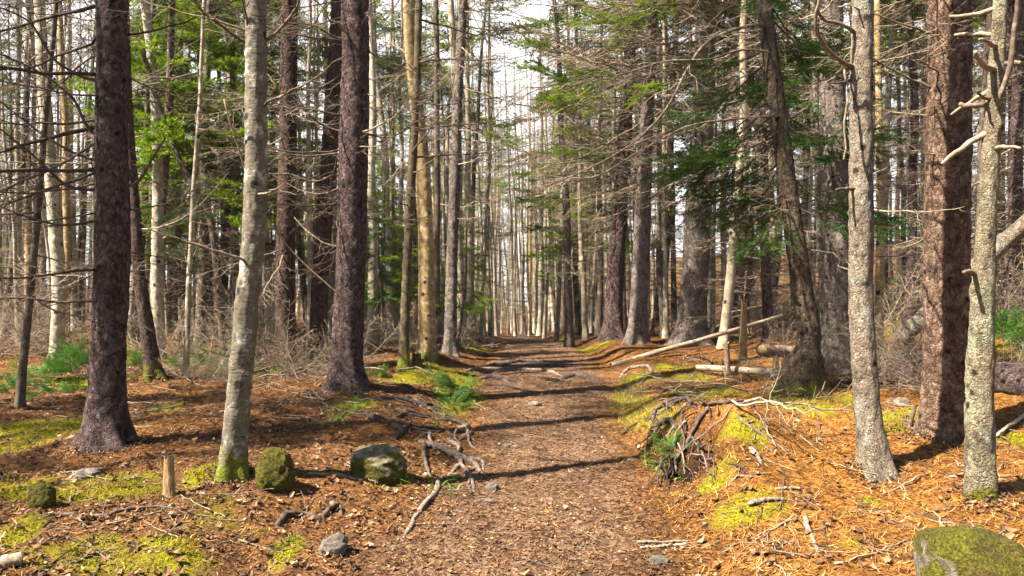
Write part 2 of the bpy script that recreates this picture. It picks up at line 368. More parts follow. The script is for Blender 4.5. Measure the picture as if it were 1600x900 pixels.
def moss_at(x, y):
    r = 0
    for c, a, b in BL:
        q = ((x - c[0]) / a) ** 2 + ((y - c[1]) / b) ** 2
        r = np.maximum(r, np.clip(1.35 - q * .75, 0, 1))
    n = fbm(x * 4.5, y * 4.5, 9.1, 3)
    amb = np.clip(fbm(x * .8, y * .8, 4.2, 2) * 2.2 - .55, 0, .8) * (np.abs(x - .4) > 1.2)
    return np.clip(np.maximum(r, amb) + n * .9 - .22, 0, 1) * np.clip(np.maximum(r, amb) * 3, 0, 1)
MO = moss_at(XX, YY)
xr_ = np.interp(YY, XR_Y, XR_X); xl_ = np.interp(YY, XR_Y, XL_X)
wob = .22 * fbm(XX * 1.7, YY * 1.7, 6.0, 3)
PA = sstep((XX - xl_ + wob + .15) / .5) * sstep((xr_ - XX + wob + .15) / .5)
OR = np.exp(-np.clip(YY - 8, 0, 99) / 5) * np.clip(.55 + .45 * np.tanh((XX - 1.0) * 1.5) + .9 * fbm(XX * 1.1, YY * 1.1, 2.2, 4), 0, 1)

Ng = NT('forest_floor'); v = Ng.n('TexCoord').outputs['Object']
cell = Ng.sep(Ng.voro(v, 42, 'F1', 'Color'), 0); cell2 = Ng.sep(Ng.voro(v, 90, 'F1', 'Color'), 1); g1 = Ng.noise(v, 130, 4, .7); g2 = Ng.noise(v, 9, 5, .65)
mixv = Ng.math('ADD', Ng.math('MULTIPLY', cell, .35), Ng.math('ADD', Ng.math('MULTIPLY', cell2, .3), Ng.math('MULTIPLY', g1, .4)))
needle = Ng.ramp(mixv, [(.25, (.045, .016, .004)), (.5, (.24, .098, .018)), (.85, (.47, .25, .06))])
brown = Ng.ramp(mixv, [(.25, (.022, .010, .005)), (.5, (.13, .058, .022)), (.85, (.30, .17, .08))])
pathc = Ng.ramp(mixv, [(.25, (.028, .013, .006)), (.5, (.155, .088, .052)), (.85, (.37, .25, .155))])
col = Ng.mix(Ng.attr('orange'), brown, needle)
col = Ng.mix(Ng.attr('path'), col, pathc)
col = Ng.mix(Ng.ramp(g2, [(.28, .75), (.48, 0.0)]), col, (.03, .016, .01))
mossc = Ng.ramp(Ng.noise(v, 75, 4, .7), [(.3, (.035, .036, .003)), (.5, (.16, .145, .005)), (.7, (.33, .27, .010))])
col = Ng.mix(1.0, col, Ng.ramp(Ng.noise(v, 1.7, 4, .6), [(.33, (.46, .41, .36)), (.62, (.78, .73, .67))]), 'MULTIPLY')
col = Ng.mix(Ng.attr('soil'), col, (.010, .006, .004))  # near-black humus colour that also paints in the shade of the root hollow
col = Ng.mix(Ng.attr('moss'), col, mossc)
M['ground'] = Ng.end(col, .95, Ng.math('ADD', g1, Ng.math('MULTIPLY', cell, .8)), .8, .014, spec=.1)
gb = MB(); r_, c_ = XX.shape
ii = np.arange(r_ - 1)[:, None] * c_; jj = np.arange(c_ - 1)[None, :]
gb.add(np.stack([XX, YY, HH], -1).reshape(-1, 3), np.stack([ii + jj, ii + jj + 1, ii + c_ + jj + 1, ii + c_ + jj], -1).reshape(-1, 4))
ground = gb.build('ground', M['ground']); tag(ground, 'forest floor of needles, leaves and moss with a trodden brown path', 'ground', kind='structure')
for nm, arr in (('moss', MO), ('path', PA), ('orange', OR), ('soil', np.clip(1.5 * np.exp(-((XX - 1.25) / .22) ** 2 - ((YY - 5.45) / .55) ** 2) + .5 * fbm(XX * 6, YY * 6, 8.8, 3) - .2, 0, 1))):  # last mask darkens the hollow: humus plus painted shade
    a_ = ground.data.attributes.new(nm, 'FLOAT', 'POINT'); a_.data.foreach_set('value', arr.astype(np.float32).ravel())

# ------------------------------------------------------------------ litter: leaves, needles, moss tufts, twigs nobody could count
def scatter(n, y0, y1, keep=None, side=.78):
    y = y0 * (y1 / y0) ** rng.random(n); x = (rng.random(n) * 2 - 1) * (side * y + .3)
    if keep is not None:
        k = rng.random(n) < keep(x, y); x, y = x[k], y[k]
    return x, y
def slope_frames(x, y, tilt):
    n = len(x); yaw = rng.random(n) * 2 * np.pi
    e = .03; nx = -(H(x + e, y) - H(x - e, y)) / (2 * e); ny = -(H(x, y + e) - H(x, y - e)) / (2 * e)
    nrm = np.stack([nx + rng.normal(0, tilt, n), ny + rng.normal(0, tilt, n), np.ones(n)], -1); nrm /= np.linalg.norm(nrm, axis=1)[:, None]
    a = np.stack([np.cos(yaw), np.sin(yaw), np.zeros(n)], -1); a -= nrm * (a * nrm).sum(1)[:, None]; a /= np.linalg.norm(a, axis=1)[:, None]
    return a, np.cross(nrm, a), nrm
def path_in(x, y):
    return sstep((x - np.interp(y, XR_Y, XL_X) + .2) / .4) * sstep((np.interp(y, XR_Y, XR_X) - x + .2) / .4)
def strips(name, mat, x, y, L, W, fold, tint, tilt=.25, lift=.004, label=''):
    n = len(x); a, b, nr = slope_frames(x, y, tilt); z = H(x, y) + .012 * fbm(x * 14, y * 14, 1.5, 2) + lift
    o = np.stack([x, y, z], -1)
    V = []
    for s, w, h in ((-.5, .55, fold), (0, 1, 0), (.5, .25, fold)):
        c = o + a * (L * s)[:, None] + nr * (L * h)[:, None]
        V += [c - b * (W * w / 2)[:, None] + nr * (W * abs(fold) * .8)[:, None], c, c + b * (W * w / 2)[:, None] + nr * (W * abs(fold) * .8)[:, None]]
    V = np.stack(V, 1)     # n,9,3
    q = np.array([[0, 1, 4, 3], [1, 2, 5, 4], [3, 4, 7, 6], [4, 5, 8, 7]])
    Q = (np.arange(n)[:, None, None] * 9 + q[None]).reshape(-1, 4)
    mb = MB(); mb.add(V.reshape(-1, 3), Q, tint=np.repeat(tint, 9))
    o = mb.build(name, mat, smooth=False); return tag(o, label, 'litter', kind='stuff')
x, y = scatter(78000, 2.9, 16, lambda x, y: np.clip(.35 + .65 * path_in(x, y) + .35 * (x < -.3) - .25 * (x > 1.3), .08, 1) * (1 - .75 * moss_at(x, y)))
n = len(x)
strips('leaf_litter', M['leaf'], x, y, .008 + .026 * rng.random(n) ** 2.2, .005 + .013 * rng.random(n) ** 1.5, .16 * rng.normal(0, 1, 1)[0] ** 2 * 0 + .14,
       np.clip(rng.normal(.42, .26, n), 0, 1), .33, .006, 'small dry brown leaves and chips scattered over the floor')
x, y = scatter(8000, 3.0, 14, lambda x, y: (.25 + .75 * ((x < -.4))) * (1 - .85 * path_in(x, y)) * (1 - .5 * moss_at(x, y)))
n = len(x)
strips('fallen_leaves', M['leaf'], x, y, .022 + .038 * rng.random(n), .014 + .024 * rng.random(n), .24, np.clip(rng.normal(.5, .26, n), 0, 1), .4, .010,
       'larger curled tan leaves lying off the path')
x, y = scatter(60000, 2.9, 14, lambda x, y: (.25 + .75 * (x > .9)) * (1 - .55 * path_in(x, y)) * (1 - .8 * moss_at(x, y)))
n = len(x)
strips('needle_litter', M['needle_litter'], x, y, .025 + .06 * rng.random(n), .0025 + .003 * rng.random(n), .1, np.clip(rng.normal(.5, .25, n), 0, 1), .25, .006,
       'orange conifer needles covering the floor')

def tufts(name, mat, x, y, h, w, lean, tint, label, cat):
    n = len(x); z = H(x, y); yaw = rng.random(n) * 2 * np.pi
    a = np.stack([np.cos(yaw), np.sin(yaw), 0 * yaw], -1); ln = rng.normal(0, lean, (n, 2))
    o = np.stack([x, y, z], -1); up = np.stack([ln[:, 0], ln[:, 1], np.ones(n)], -1)
    mid = o + up * (h * .55)[:, None]; tip = o + up * h[:, None] + np.stack([ln[:, 0] * h * .7, ln[:, 1] * h * .7, -np.abs(ln[:, 0]) * h * .4], -1)
    V = np.stack([o - a * (w / 2)[:, None], o + a * (w / 2)[:, None], mid + a * (w * .4)[:, None], mid - a * (w * .4)[:, None], tip], 1)
    Q = np.arange(n)[:, None] * 5 + np.array([[0, 1, 2, 3]]); T = np.arange(n)[:, None] * 5 + np.array([[3, 2, 4]])
    mb = MB(); mb.add(V.reshape(-1, 3), Q, T, tint=np.repeat(tint, 5)); o = mb.build(name, mat, smooth=False); return tag(o, label, cat, kind='stuff')
x, y = scatter(280000, 2.9, 12, lambda x, y: moss_at(x, y) ** 1.3 * .9)
n = len(x); clump = fbm(x * 9, y * 9, 3.1, 2)
tufts('moss', M['moss'], x, y, np.clip(.010 + .014 * rng.random(n) + .022 * clump, .004, .05), .004 + .005 * rng.random(n), .5,
      np.clip(.5 + .5 * clump + rng.normal(0, .16, n), 0, 1), 'yellow green moss growing in low cushions on the floor', 'moss')
def at_patch(px, py, rx, ry, n):
    c, a, b = blob(px, py, rx, ry); r = np.sqrt(rng.random(n)); t = rng.random(n) * 2 * np.pi
    return c[0] + a * r * np.cos(t), c[1] + b * r * np.sin(t)
gx, gy = [np.concatenate(z) for z in zip(*[at_patch(*p) for p in ((1000,645,40,50,2000),(985,610,20,20,900),(700,600,50,20,500),(530,645,25,25,160),(660,700,60,50,120))])]
n = len(gx)
tufts('dry_grass', M['straw'], gx, gy, np.clip(.018 + .05 * rng.random(n) ** 2, 0, 1), .003 + .003 * rng.random(n), .9, rng.random(n) * .8, 'fine straw coloured grass on the bank beside the path', 'grass')
gx, gy = [np.concatenate(z) for z in zip(*[at_patch(*p) for p in ((1035,715,34,34,190),(715,615,40,22,300),(545,640,22,20,160),(600,745,45,14,200),(700,650,30,20,90),(690,760,30,20,40))])]
n = len(gx)
tufts('green_shoots', M['fern'], gx, gy, (.015 + .04 * rng.random(n) ** 1.5), .008 + .010 * rng.random(n), 1.0, rng.random(n), 'small fresh green shoots at the edges of the path', 'plants')

# ------------------------------------------------------------------ branches
def wander(n, L, droop, lift, r, wig=.05):
    t = np.linspace(0, 1, n)
    p = np.stack([t * L, np.cumsum(r.normal(0, wig, n)) * L / n * 2, L * (-droop * t + lift * t ** 2.4)], -1)
    p[:, 2] += np.cumsum(r.normal(0, wig * .6, n)) * L / n * 1.5; p[0] = 0; return p
def twigs_of(p, L, r, count, lo=.18, ang=(40, 75), frac=.36, flat=.35):
    out = []
    for k in range(count):
        t = lo + (1 - lo) * (k + r.random()) / count; i = t * (len(p) - 1); a = int(min(i, len(p) - 2)); o = p[a] + (p[a + 1] - p[a]) * (i - a)
        T = p[a + 1] - p[a]; T = T / np.linalg.norm(T); s = 1 if k % 2 else -1; an = math.radians(r.uniform(*ang))
        side = np.cross([0, 0, 1.], T); side /= np.linalg.norm(side) + 1e-6
        d = T * math.cos(an) + side * s * math.sin(an) + np.array([0, 0, r.normal(-.12, flat)]); d /= np.linalg.norm(d)
        l = L * frac * (1.15 - .75 * t) * r.uniform(.45, 1.25)
        m = 5; q = np.array([o + d * l * u + T * l * .28 * u * u + np.array([0, 0, -.10 * l * u + .12 * l * u * u]) + r.normal(0, .03 * l, 3) * (u > 0) for u in np.linspace(0, 1, m)])
        out.append((q, l, T))
    return out
def needles(mb, q, r, step, ln, w, mat, tl=(.2, .9), curve=True):
    seg = np.linalg.norm(np.diff(q, axis=0), axis=1); Lq = seg.sum(); n = max(2, int(Lq / step)); d = np.r_[0, np.cumsum(seg)]
    s = np.linspace(.04 * Lq, Lq, n); o = np.stack([np.interp(s, d, q[:, k]) for k in range(3)], -1)
    T = np.gradient(o, axis=0) if n > 1 else q[-1:] - q[:1]; T /= np.linalg.norm(T, axis=1)[:, None] + 1e-9
    side = np.cross([0, 0, 1.], T); side /= np.linalg.norm(side, axis=1)[:, None] + 1e-6; up = np.cross(T, side)
    for sg, uf in ((1, .15), (-1, .15), (.25, 1.0)):
        dirv = T * .75 + side * sg * .8 + up * (uf * .7) + r.normal(0, .22, (n, 3)); dirv /= np.linalg.norm(dirv, axis=1)[:, None]
        l = ln * r.uniform(.6, 1.2, n); wv = np.cross(dirv, up + r.normal(0, .4, (n, 3))); wv /= np.linalg.norm(wv, axis=1)[:, None] + 1e-6
        b = o + r.normal(0, ln * .12, (n, 3))
        V = np.stack([b, b + dirv * (l * .5)[:, None] + wv * w / 2, b + dirv * l[:, None], b + dirv * (l * .5)[:, None] - wv * w / 2], 1)
        mb.add(V.reshape(-1, 3), np.arange(n)[:, None] * 4 + np.arange(4)[None], mat=mat, tint=np.repeat(np.clip(r.uniform(*tl, n), 0, 1), 4))
def dead_branch(seed, L=1.6, droop=.25, lift=.2, rb=.013, tw=16, sub=True, sides=5, fat=1.0, wig=.05, ang=(40, 75)):
    r = np.random.default_rng(seed); mb = MB(); p = wander(11, L, droop, lift, r, wig)
    tube(mb, p, np.linspace(rb, .003 * fat, 11), sides, tint=r.random())
    for q, l, T in twigs_of(p, L, r, tw, ang=ang):
        tube(mb, q, np.linspace(.0045, .0018, 5) * fat, 3, tint=r.random(), cap=False)
        if sub and l > .14:
            for q2, l2, _ in twigs_of(q, l, r, 4, .25, (30, 65), .5):
                tube(mb, q2[::2], np.linspace(.0028, .0014, 3) * fat, 3, tint=r.random(), cap=False)
    return mb
def green_bough(seed, L=1.5, droop=.3, lift=.28, step=.014, ln=.040, w=.011, tw=22, mat=1, tl=(.2, .9), rb=.012):
    r = np.random.default_rng(seed); mb = MB(); p = wander(11, L, droop, lift, r)
    tube(mb, p, np.linspace(rb, .003, 11), 5, tint=r.random() * .4)
    needles(mb, p[5:], r, step, ln, w, mat, tl)
    for q, l, T in twigs_of(p, L, r, tw, .2, (35, 65), .42, .2):
        tube(mb, q, np.linspace(.004, .0015, 5), 3, cap=False, tint=.2)
        c = r.uniform(-.15, .15); needles(mb, q[1:], r, step, ln, w, mat, (tl[0] + c, tl[1] + c))
        if l > .2:
            for q2, l2, _ in twigs_of(q, l, r, 5, .3, (30, 60), .5, .15): needles(mb, q2, r, step, ln, w, mat, (tl[0] + c, tl[1] + c))
    return mb
DEAD = [dead_branch(100 + k, 1.6, rng.uniform(.05, .5), rng.uniform(.05, .45), tw=int(rng.integers(12, 22)), wig=.08) for k in range(12)]
BARE = [dead_branch(150 + k, .9, rng.uniform(-.1, .3), rng.uniform(0, .2), rb=.012, tw=int(rng.integers(2, 5)), sub=False, wig=.12) for k in range(6)]
LONG = [dead_branch(170 + k, 2.6, rng.uniform(.15, .45), rng.uniform(.05, .25), rb=.024, tw=20, fat=1.3, wig=.10) for k in range(6)]
UPW = [dead_branch(190 + k, 1.7, rng.uniform(-.9, -.4), rng.uniform(-.1, .3), rb=.012, tw=14, fat=.9, ang=(25, 50), wig=.08) for k in range(6)]
GREEN = [green_bough(200 + k, 1.5, rng.uniform(.25, .5), rng.uniform(.2, .4)) for k in range(6)]
def stub(seed):
    r = np.random.default_rng(seed); mb = MB(); L = .28; p = wander(7, L, r.uniform(-.2, .3), r.uniform(-.3, .3), r, .10)
    tube(mb, p, np.linspace(.019, .010, 7) * (1 + .15 * r.random(7)), 7, tint=r.random()); return mb
STUB = [stub(300 + k) for k in range(5)]
ME = {}
def mesh_of(lst, key, mats):
    k = (key, tuple(m.name for m in mats))
    if k not in ME: ME[k] = [b.mesh('branch', mats, True) for b in lst]
    return ME[k]
def attach(root, mesh, name, loc, az, pitch=0.0, scale=1.0, roll=0.0):
    o = bpy.data.objects.new(name, mesh); COL.objects.link(o); o.parent = root
    o.location = loc; o.rotation_euler = Euler((roll, -pitch, az), 'XYZ'); o.scale = (scale, scale, scale); return o

# ------------------------------------------------------------------ hero trees
class Tree: pass
def hero_tree(name, label, cat, mat, pts, height=12, flare=.45, lobes=5, seed=0, sides=40, rough=.045, group=None, d=None, knots=14, sink=.2, flare_h=.16):
    """pts: (px, py, width px) up the trunk, the first where it meets the ground"""
    r = np.random.default_rng(seed)
    base = at(pts[0][0], pts[0][1]) if d is None else None
    if d is not None:
        xx = (pts[0][0] - 800) / F * d; base = np.array([xx, d, float(H(xx, d))])
    D = base[1]; C = [np.array([0, 0, -sink])]; R = [pts[0][2] / 2 * D / F]
    ctrl = []
    for (px, py, w) in pts: q = P3(px, py, D) - base; ctrl.append((q[0], q[2], w / 2 * D / F))
    ctrl[0] = (ctrl[0][0], 0.0, ctrl[0][2])
    c = np.array(ctrl); top = c[-1]; dv = c[-1] - c[-2]; sl = dv[0] / max(dv[1], .1) * .4
    zz = np.concatenate([np.arange(-sink, min(top[1] + .3, 6), .035), np.arange(min(top[1] + .3, 6), height, .35), [height]])
    sp = spline(np.array([(a, 0, b) for a, b, _ in ctrl]), 60)
    X = np.interp(zz, sp[:, 2], sp[:, 0]); X[zz > top[1]] = top[0] + sl * (zz[zz > top[1]] - top[1])
    X = X + .012 * fbm(zz * 1.1 + seed, 0 * zz, seed, 2); Y = .03 * fbm(zz * .5 + seed * 3, 0 * zz + 9, seed, 2) * np.clip(zz, 0, 1)
    Rr = np.interp(zz, c[:, 1], c[:, 2]); up = zz > top[1]; Rr[up] = top[2] + (.015 - top[2]) * (zz[up] - top[1]) / (height - top[1])
    th = np.arange(sides) * 2 * np.pi / sides; ph = r.random() * 6
    TH, ZZ = np.meshgrid(th, zz); RB = Rr[:, None] + 0 * TH
    fl = 1.35 * flare * np.exp(-np.maximum(ZZ, -.05) / flare_h) * (1 + .55 * np.cos(lobes * TH + ph) + .3 * np.cos((lobes - 2) * TH - ph))
    nx, ny = np.cos(TH) * RB, np.sin(TH) * RB
    nn = fbm(nx * 9 + seed, ny * 9, ZZ * 4, 3) * rough * 1.6 + fbm(nx * 55 + seed, ny * 55, ZZ * 38, 2) * np.minimum(.011 / np.maximum(RB, .02), .14)
    RR = RB * (1 + fl + nn)
    for k in range(knots):
        kz = r.uniform(.4, 5.5); kt = r.uniform(0, 2 * np.pi); dt = np.angle(np.exp(1j * (TH - kt)))
        RR += r.uniform(.006, .016) * np.exp(-((ZZ - kz) / .035) ** 2 - (dt * RB / .03) ** 2)
    V = np.stack([X[:, None] + np.cos(TH) * RR, Y[:, None] + np.sin(TH) * RR, ZZ], -1).reshape(-1, 3)
    m, n = TH.shape; i = np.arange(m - 1)[:, None] * n; j = np.arange(n)[None]; j2 = (j + 1) % n
    mb = MB(); mb.add(V, np.stack([i + j, i + j2, i + n + j2, i + n + j], -1).reshape(-1, 4))
    t = Tree(); t.root = empty(name, base, label, cat, group); t.trunk = mb.build('trunk', M[mat], t.root)
    t.base = base; t.D = D; t.zz = zz; t.X = X; t.Y = Y; t.R = Rr; t.h = height
    t.pos = lambda z: (float(np.interp(z, zz, X)), float(np.interp(z, zz, Y)), z)
    t.rad = lambda z: float(np.interp(z, zz, Rr)); return t
def limbs(t, lst, key, mats, n, z0, z1, az=None, spread=180, sc=(.6, 1.1), pitch=(-.25, .2), seed=0, name='branch', pw=1.0):
    r = np.random.default_rng(seed + 900); ms = mesh_of(lst, key, mats)
    for k in range(n):
        z = z0 + (z1 - z0) * ((k + r.random()) / n) ** pw
        a = math.radians((r.uniform(0, 360) if az is None else az + r.uniform(-spread, spread)))
        x, y, _ = t.pos(z); rr = t.rad(z) * .8
        attach(t.root, ms[int(r.integers(len(ms)))], name, (x + math.cos(a) * rr, y + math.sin(a) * rr, z), a, r.uniform(*pitch), r.uniform(*sc), r.uniform(-.5, .5))
def sprays(t, n, z0, z1, az, spread, off, sc, mats, seed):
    r = np.random.default_rng(seed); ms = mesh_of(GREEN, 'green', mats); lm = mesh_of(LONG, 'long', TW)
    for k in range(n):
        z = r.uniform(z0, z1); a = math.radians(az + r.uniform(-spread, spread)); x, y, _ = t.pos(z); d = r.uniform(*off)
        attach(t.root, lm[int(r.integers(len(lm)))], 'branch', (x, y, z), a, r.uniform(-.05, .15), d / 2.0)
        attach(t.root, ms[int(r.integers(len(ms)))], 'bough', (x + math.cos(a) * d * .7, y + math.sin(a) * d * .7, z - d * .12), a + r.uniform(-.3, .3), r.uniform(-.3, .1), r.uniform(*sc), r.uniform(-.4, .4))
def limb_px(t, pts, r0, r1, mat, dd=0.0, twigs=0, seed=0, free=0.0):
    """a limb traced in the photograph; dd: how far nearer its tip is than the trunk"""
    n = len(pts); Q = [P3(px, py, t.D - free - dd * k / (n - 1)) - t.base for k, (px, py) in enumerate(pts)]
    if not free:                                             # root the limb inside the trunk
        ax = np.array(t.pos(Q[0][2])); dq = Q[0] - ax; l = np.linalg.norm(dq); Q = [ax + dq * min(.3, .3 * t.rad(Q[0][2]) / max(l, .01))] + Q
    P = spline(Q, 24)
    P = P + .006 * np.stack([fbm(np.arange(24) * .6, 0 * P[:, 0] + seed, k * 3.3) for k in range(3)], -1)
    mb = MB(); tube(mb, P, np.linspace(r0, r1, 24), 7, lump=.25, seed=seed, tint=.6)
    r = np.random.default_rng(seed); L = np.linalg.norm(P[-1] - P[0])
    if twigs:
        for q, l, T in twigs_of(P, L, r, twigs, .3, (30, 65), .22):
            tube(mb, q, np.linspace(.006, .002, 5), 3, cap=False, tint=r.random())
            for q2, l2, _ in twigs_of(q, l, r, 4, .25, (30, 60), .5): tube(mb, q2[::2], np.linspace(.0035, .0016, 3), 3, cap=False, tint=r.random())
    mb.build('branch', M['limb' if mat in ('twig', 'twig_pale') else mat], t.root)
DK, TW, PL = [M['twig_dark']], [M['twig']], [M['twig_pale']]
GR, GD = [M['twig_dark'], M['needle']], [M['twig_dark'], M['needle_dark']]
T_ = {}
def tree(k, *a, **kw): T_[k] = hero_tree(*a, **kw); return T_[k]
S1 = 'spruce_tree'
t = tree('L1', S1, 'thick dark spruce trunk at left with flared base on a red needle mound', 'spruce tree', 'spruce_red', [(165,694,54),(167,600,51),(176,400,50),(174,200,46),(173,0,44)], 13, .42, 5, 1)
limbs(t, DEAD, 'dead', DK, 24, 1.2, 5.2, 180, 70, (.55, 1.0), (-.3, .15), 1); limbs(t, DEAD, 'dead', DK, 12, 1.4, 5.4, 20, 60, (.4, .8), (-.1, .35), 2); limbs(t, LONG, 'long', DK, 7, 2.0, 4.6, 180, 45, (.6, .9), (-.05, .35), 2)
for k, (pp, r0) in enumerate((([(150,296),(110,292),(60,250),(0,200)], .016), ([(150,125),(90,98),(40,30),(-10,8)], .014), ([(152,210),(110,150),(60,112),(-10,80)], .013), ([(203,290),(235,252),(258,215)], .017),
    ([(152,345),(100,352),(40,338),(-10,318)], .012), ([(150,470),(90,472),(40,466),(-10,468)], .014), ([(150,250),(90,225),(40,190),(-10,150)], .011))): limb_px(t, pp, r0, .005, 'twig_dark', .3, 9 if k != 3 else 0, 30 + k)
t = tree('L2', 'maple_tree', 'leaning mottled grey trunk with a mossy foot, nearest on the left', 'deciduous tree', 'maple', [(362,744,38),(372,640,36),(385,500,35),(398,350,35),(400,150,33),(400,0,31)], 12, .28, 4, 2, rough=.05)
limbs(t, BARE, 'bare', TW, 7, 1.3, 4.6, None, 0, (.5, .9), (0, .5), 3); limbs(t, LONG, 'long', DK, 3, 3.0, 4.6, 150, 60, (.5, .8), (.3, .7), 4)
for k, pp in enumerate(([(390,66),(350,42),(310,10),(290,-20)], [(412,62),(440,42),(462,14),(472,-20)], [(392,70),(386,30),(372,-20)], [(350,155),(372,230),(400,310),(450,385),(540,470)])): limb_px(t, pp, (.013, .013, .011, .006)[k], .005, ('twig_dark', 'twig', 'twig_dark', 'log')[k], (.15, .15, .15, -.5)[k], (8, 4, 3, 0)[k], 40 + k, (0, 0, 0, .16)[k])
t = tree('L3', S1, 'slim dark spruce trunk standing just right of the leaning grey trunk', 'spruce tree', 'spruce_redmoss', [(445,578,30),(446,450,29),(449,200,26),(452,0,24)], 12, .3, 5, 3)
limbs(t, DEAD, 'dead', TW, 16, 1.2, 5.4, None, 0, (.5, .9), (-.3, .2), 5)
t = tree('L4', S1, 'dark spruce trunk tilted to the right behind the thick trunk by the path', 'spruce tree', 'spruce_redmoss', [(495,570,27),(500,450,26),(513,250,24),(524,80,22),(528,0,21)], 12, .3, 5, 4)
limbs(t, DEAD, 'dead', DK, 14, 1.5, 5.4, None, 0, (.5, .9), (-.3, .2), 6)
t = tree('L5', S1, 'thick reddish spruce trunk with a wide flared base, largest left of the path', 'spruce tree', 'spruce_red', [(540,606,48),(545,500,46),(551,300,45),(555,100,43),(555,0,42)], 13, .40, 5, 5)
limbs(t, DEAD, 'dead', DK, 18, 1.6, 5.6, 180, 65, (.6, 1.0), (-.3, .2), 7); limbs(t, DEAD, 'dead', TW, 12, 1.6, 5.6, 0, 60, (.4, .9), (-.3, .2), 8); limbs(t, LONG, 'long', TW, 4, 2.5, 5, 200, 50, (.4, .65), (0, .4), 8)
for k, pp in enumerate(([(532,205),(490,185),(445,120),(402,85)], [(530,272),(490,284),(450,272),(400,274)], [(530,240),(480,244),(420,236)], [(573,210),(610,214),(648,192),(690,170)], [(530,60),(490,40),(440,36)])): limb_px(t, pp, .014, .005, 'twig' if k < 3 else 'twig_dark', .3, 7, 50 + k)
t = tree('L6', 'young_tree', 'thin dark mossy trunk crossing in front of the yellow birch', 'tree', 'mossy_thin', [(631,578,17),(634,450,14),(642,300,13),(650,150,12),(655,0,11)], 10, .35, 4, 6, 20)
limbs(t, LONG, 'long', DK, 4, 2.4, 4.6, 10, 50, (.5, .8), (.1, .5), 9)
for k, pp in enumerate(([(650,160),(690,164),(740,156),(800,150)], [(645,240),(670,205),(700,160),(712,110)], [(648,95),(690,80),(740,40)])): limb_px(t, pp, .012, .004, 'twig_dark', .2, 8, 60 + k); limbs(t, BARE, 'bare', TW, 6, 2, 5, None, 0, (.5, 1), (0, .4), 10)
t = tree('L7', 'birch_tree', 'yellow barked birch trunk beside the path, curving left near its top', 'birch tree', 'birch_yellow', [(668,556,27),(667,450,25),(663,300,23),(652,180,21),(642,80,20),(638,0,19)], 12, .3, 4, 7, 24)
limbs(t, UPW, 'upw', TW, 6, 3, 6.5, None, 0, (.5, .9), (-.2, .3), 11)
t = tree('L8', S1, 'slender grey spruce trunk at the left edge of the path with dark right side', 'spruce tree', 'spruce_grey', [(703,553,20),(706,430,18),(712,250,16),(718,100,15),(724,0,13)], 12, .4, 4, 8, 24)
limbs(t, DEAD, 'dead', TW, 16, 1.8, 6.2, 20, 110, (.5, 1.0), (-.2, .25), 12); limbs(t, GREEN, 'green', GD, 4, 4.2, 6.2, 0, 60, (.35, .6), (-.2, .1), 13, 'bough')
t = tree('L8b', 'young_tree', 'very straight thin grey pole between yellow birch and slender spruce', 'tree', 'pole_dark', [(683,545,10),(683,300,9),(681,0,8)], 11, .3, 4, 9, 14)
limbs(t, DEAD, 'dead', TW, 12, 2, 6, None, 0, (.3, .7), (-.2, .2), 14)
t = tree('L9', 'young_tree', 'thin dark sapling trunk leaning right at the far left edge', 'tree', 'pole_dark', [(31,638,12),(44,480,11),(64,250,9),(80,80,8),(88,0,7)], 9, .3, 4, 10, 16)
limbs(t, DEAD, 'dead', TW, 14, 1, 5, None, 0, (.4, .8), (-.2, .2), 15)
t = tree('L10', 'old_tree', 'dark crooked trunk with orange brown foot behind the leftmost thick spruce', 'tree', 'spruce_redmoss', [(240,590,24),(232,530,22),(222,450,19),(212,330,16),(203,200,14),(198,60,12)], 10, .35, 4, 11, 24)
limbs(t, DEAD, 'dead', TW, 12, 1.2, 5.5, None, 0, (.5, 1), (-.2, .3), 16)
t = tree('L10b', 'birch_tree', 'white flaking birch trunk rising behind the crooked dark trunk', 'birch tree', 'birch_white', [(247,560,20),(246,430,18),(245,250,16),(238,100,14),(226,0,13)], 12, .2, 4, 12, 24)
limbs(t, UPW, 'upw', TW, 7, 2.5, 7, None, 0, (.5, .9), (-.2, .3), 17)
t = tree('L11', 'young_tree', 'thin pale grey sapling trunk left of the leaning grey trunk', 'tree', 'pole', [(290,592,9),(295,450,8),(302,300,7),(312,150,6),(318,0,5)], 8, .3, 4, 13, 14)
limbs(t, DEAD, 'dead', TW, 12, .8, 5, None, 0, (.4, .8), (-.2, .2), 18)
t = tree('L13', 'dead_sapling', 'thin dark leaning dead sapling crossing above the sapling at left', 'tree', 'pole_dark', [(352,575,11),(340,430,11),(325,330,11),(288,265,9),(250,170,8),(222,80,6),(200,40,5)], 4.8, .2, 4, 14, 14)
limbs(t, BARE, 'bare', DK, 8, 1, 4, None, 0, (.5, 1), (0, .5), 19); limbs(t, GREEN, 'green', GD, 4, 1.5, 2.5, None, 0, (.3, .5), (-.6, -.2), 20, 'bough')
t = tree('L12', 'birch_tree', 'pale thick birch trunk in the woods at the far left', 'birch tree', 'birch_white', [(88,560,20),(92,450,20),(86,350,19),(70,150,18),(60,0,15)], 12, .15, 4, 15, 24)
limbs(t, UPW, 'upw', TW, 8, 2, 7, None, 0, (.5, 1), (-.2, .3), 21)
for q_, sd_ in (('L1', 81), ('L2', 82), ('L5', 83)):
    limbs(T_[q_], DEAD, 'dead', TW, 12, 5.6, 11, None, 0, (.8, 1.4), (-.2, .3), sd_); limbs(T_[q_], GREEN, 'green', GR, 7, 7, 11, None, 0, (.6, 1.0), (-.2, .2), sd_ + 5, 'bough')
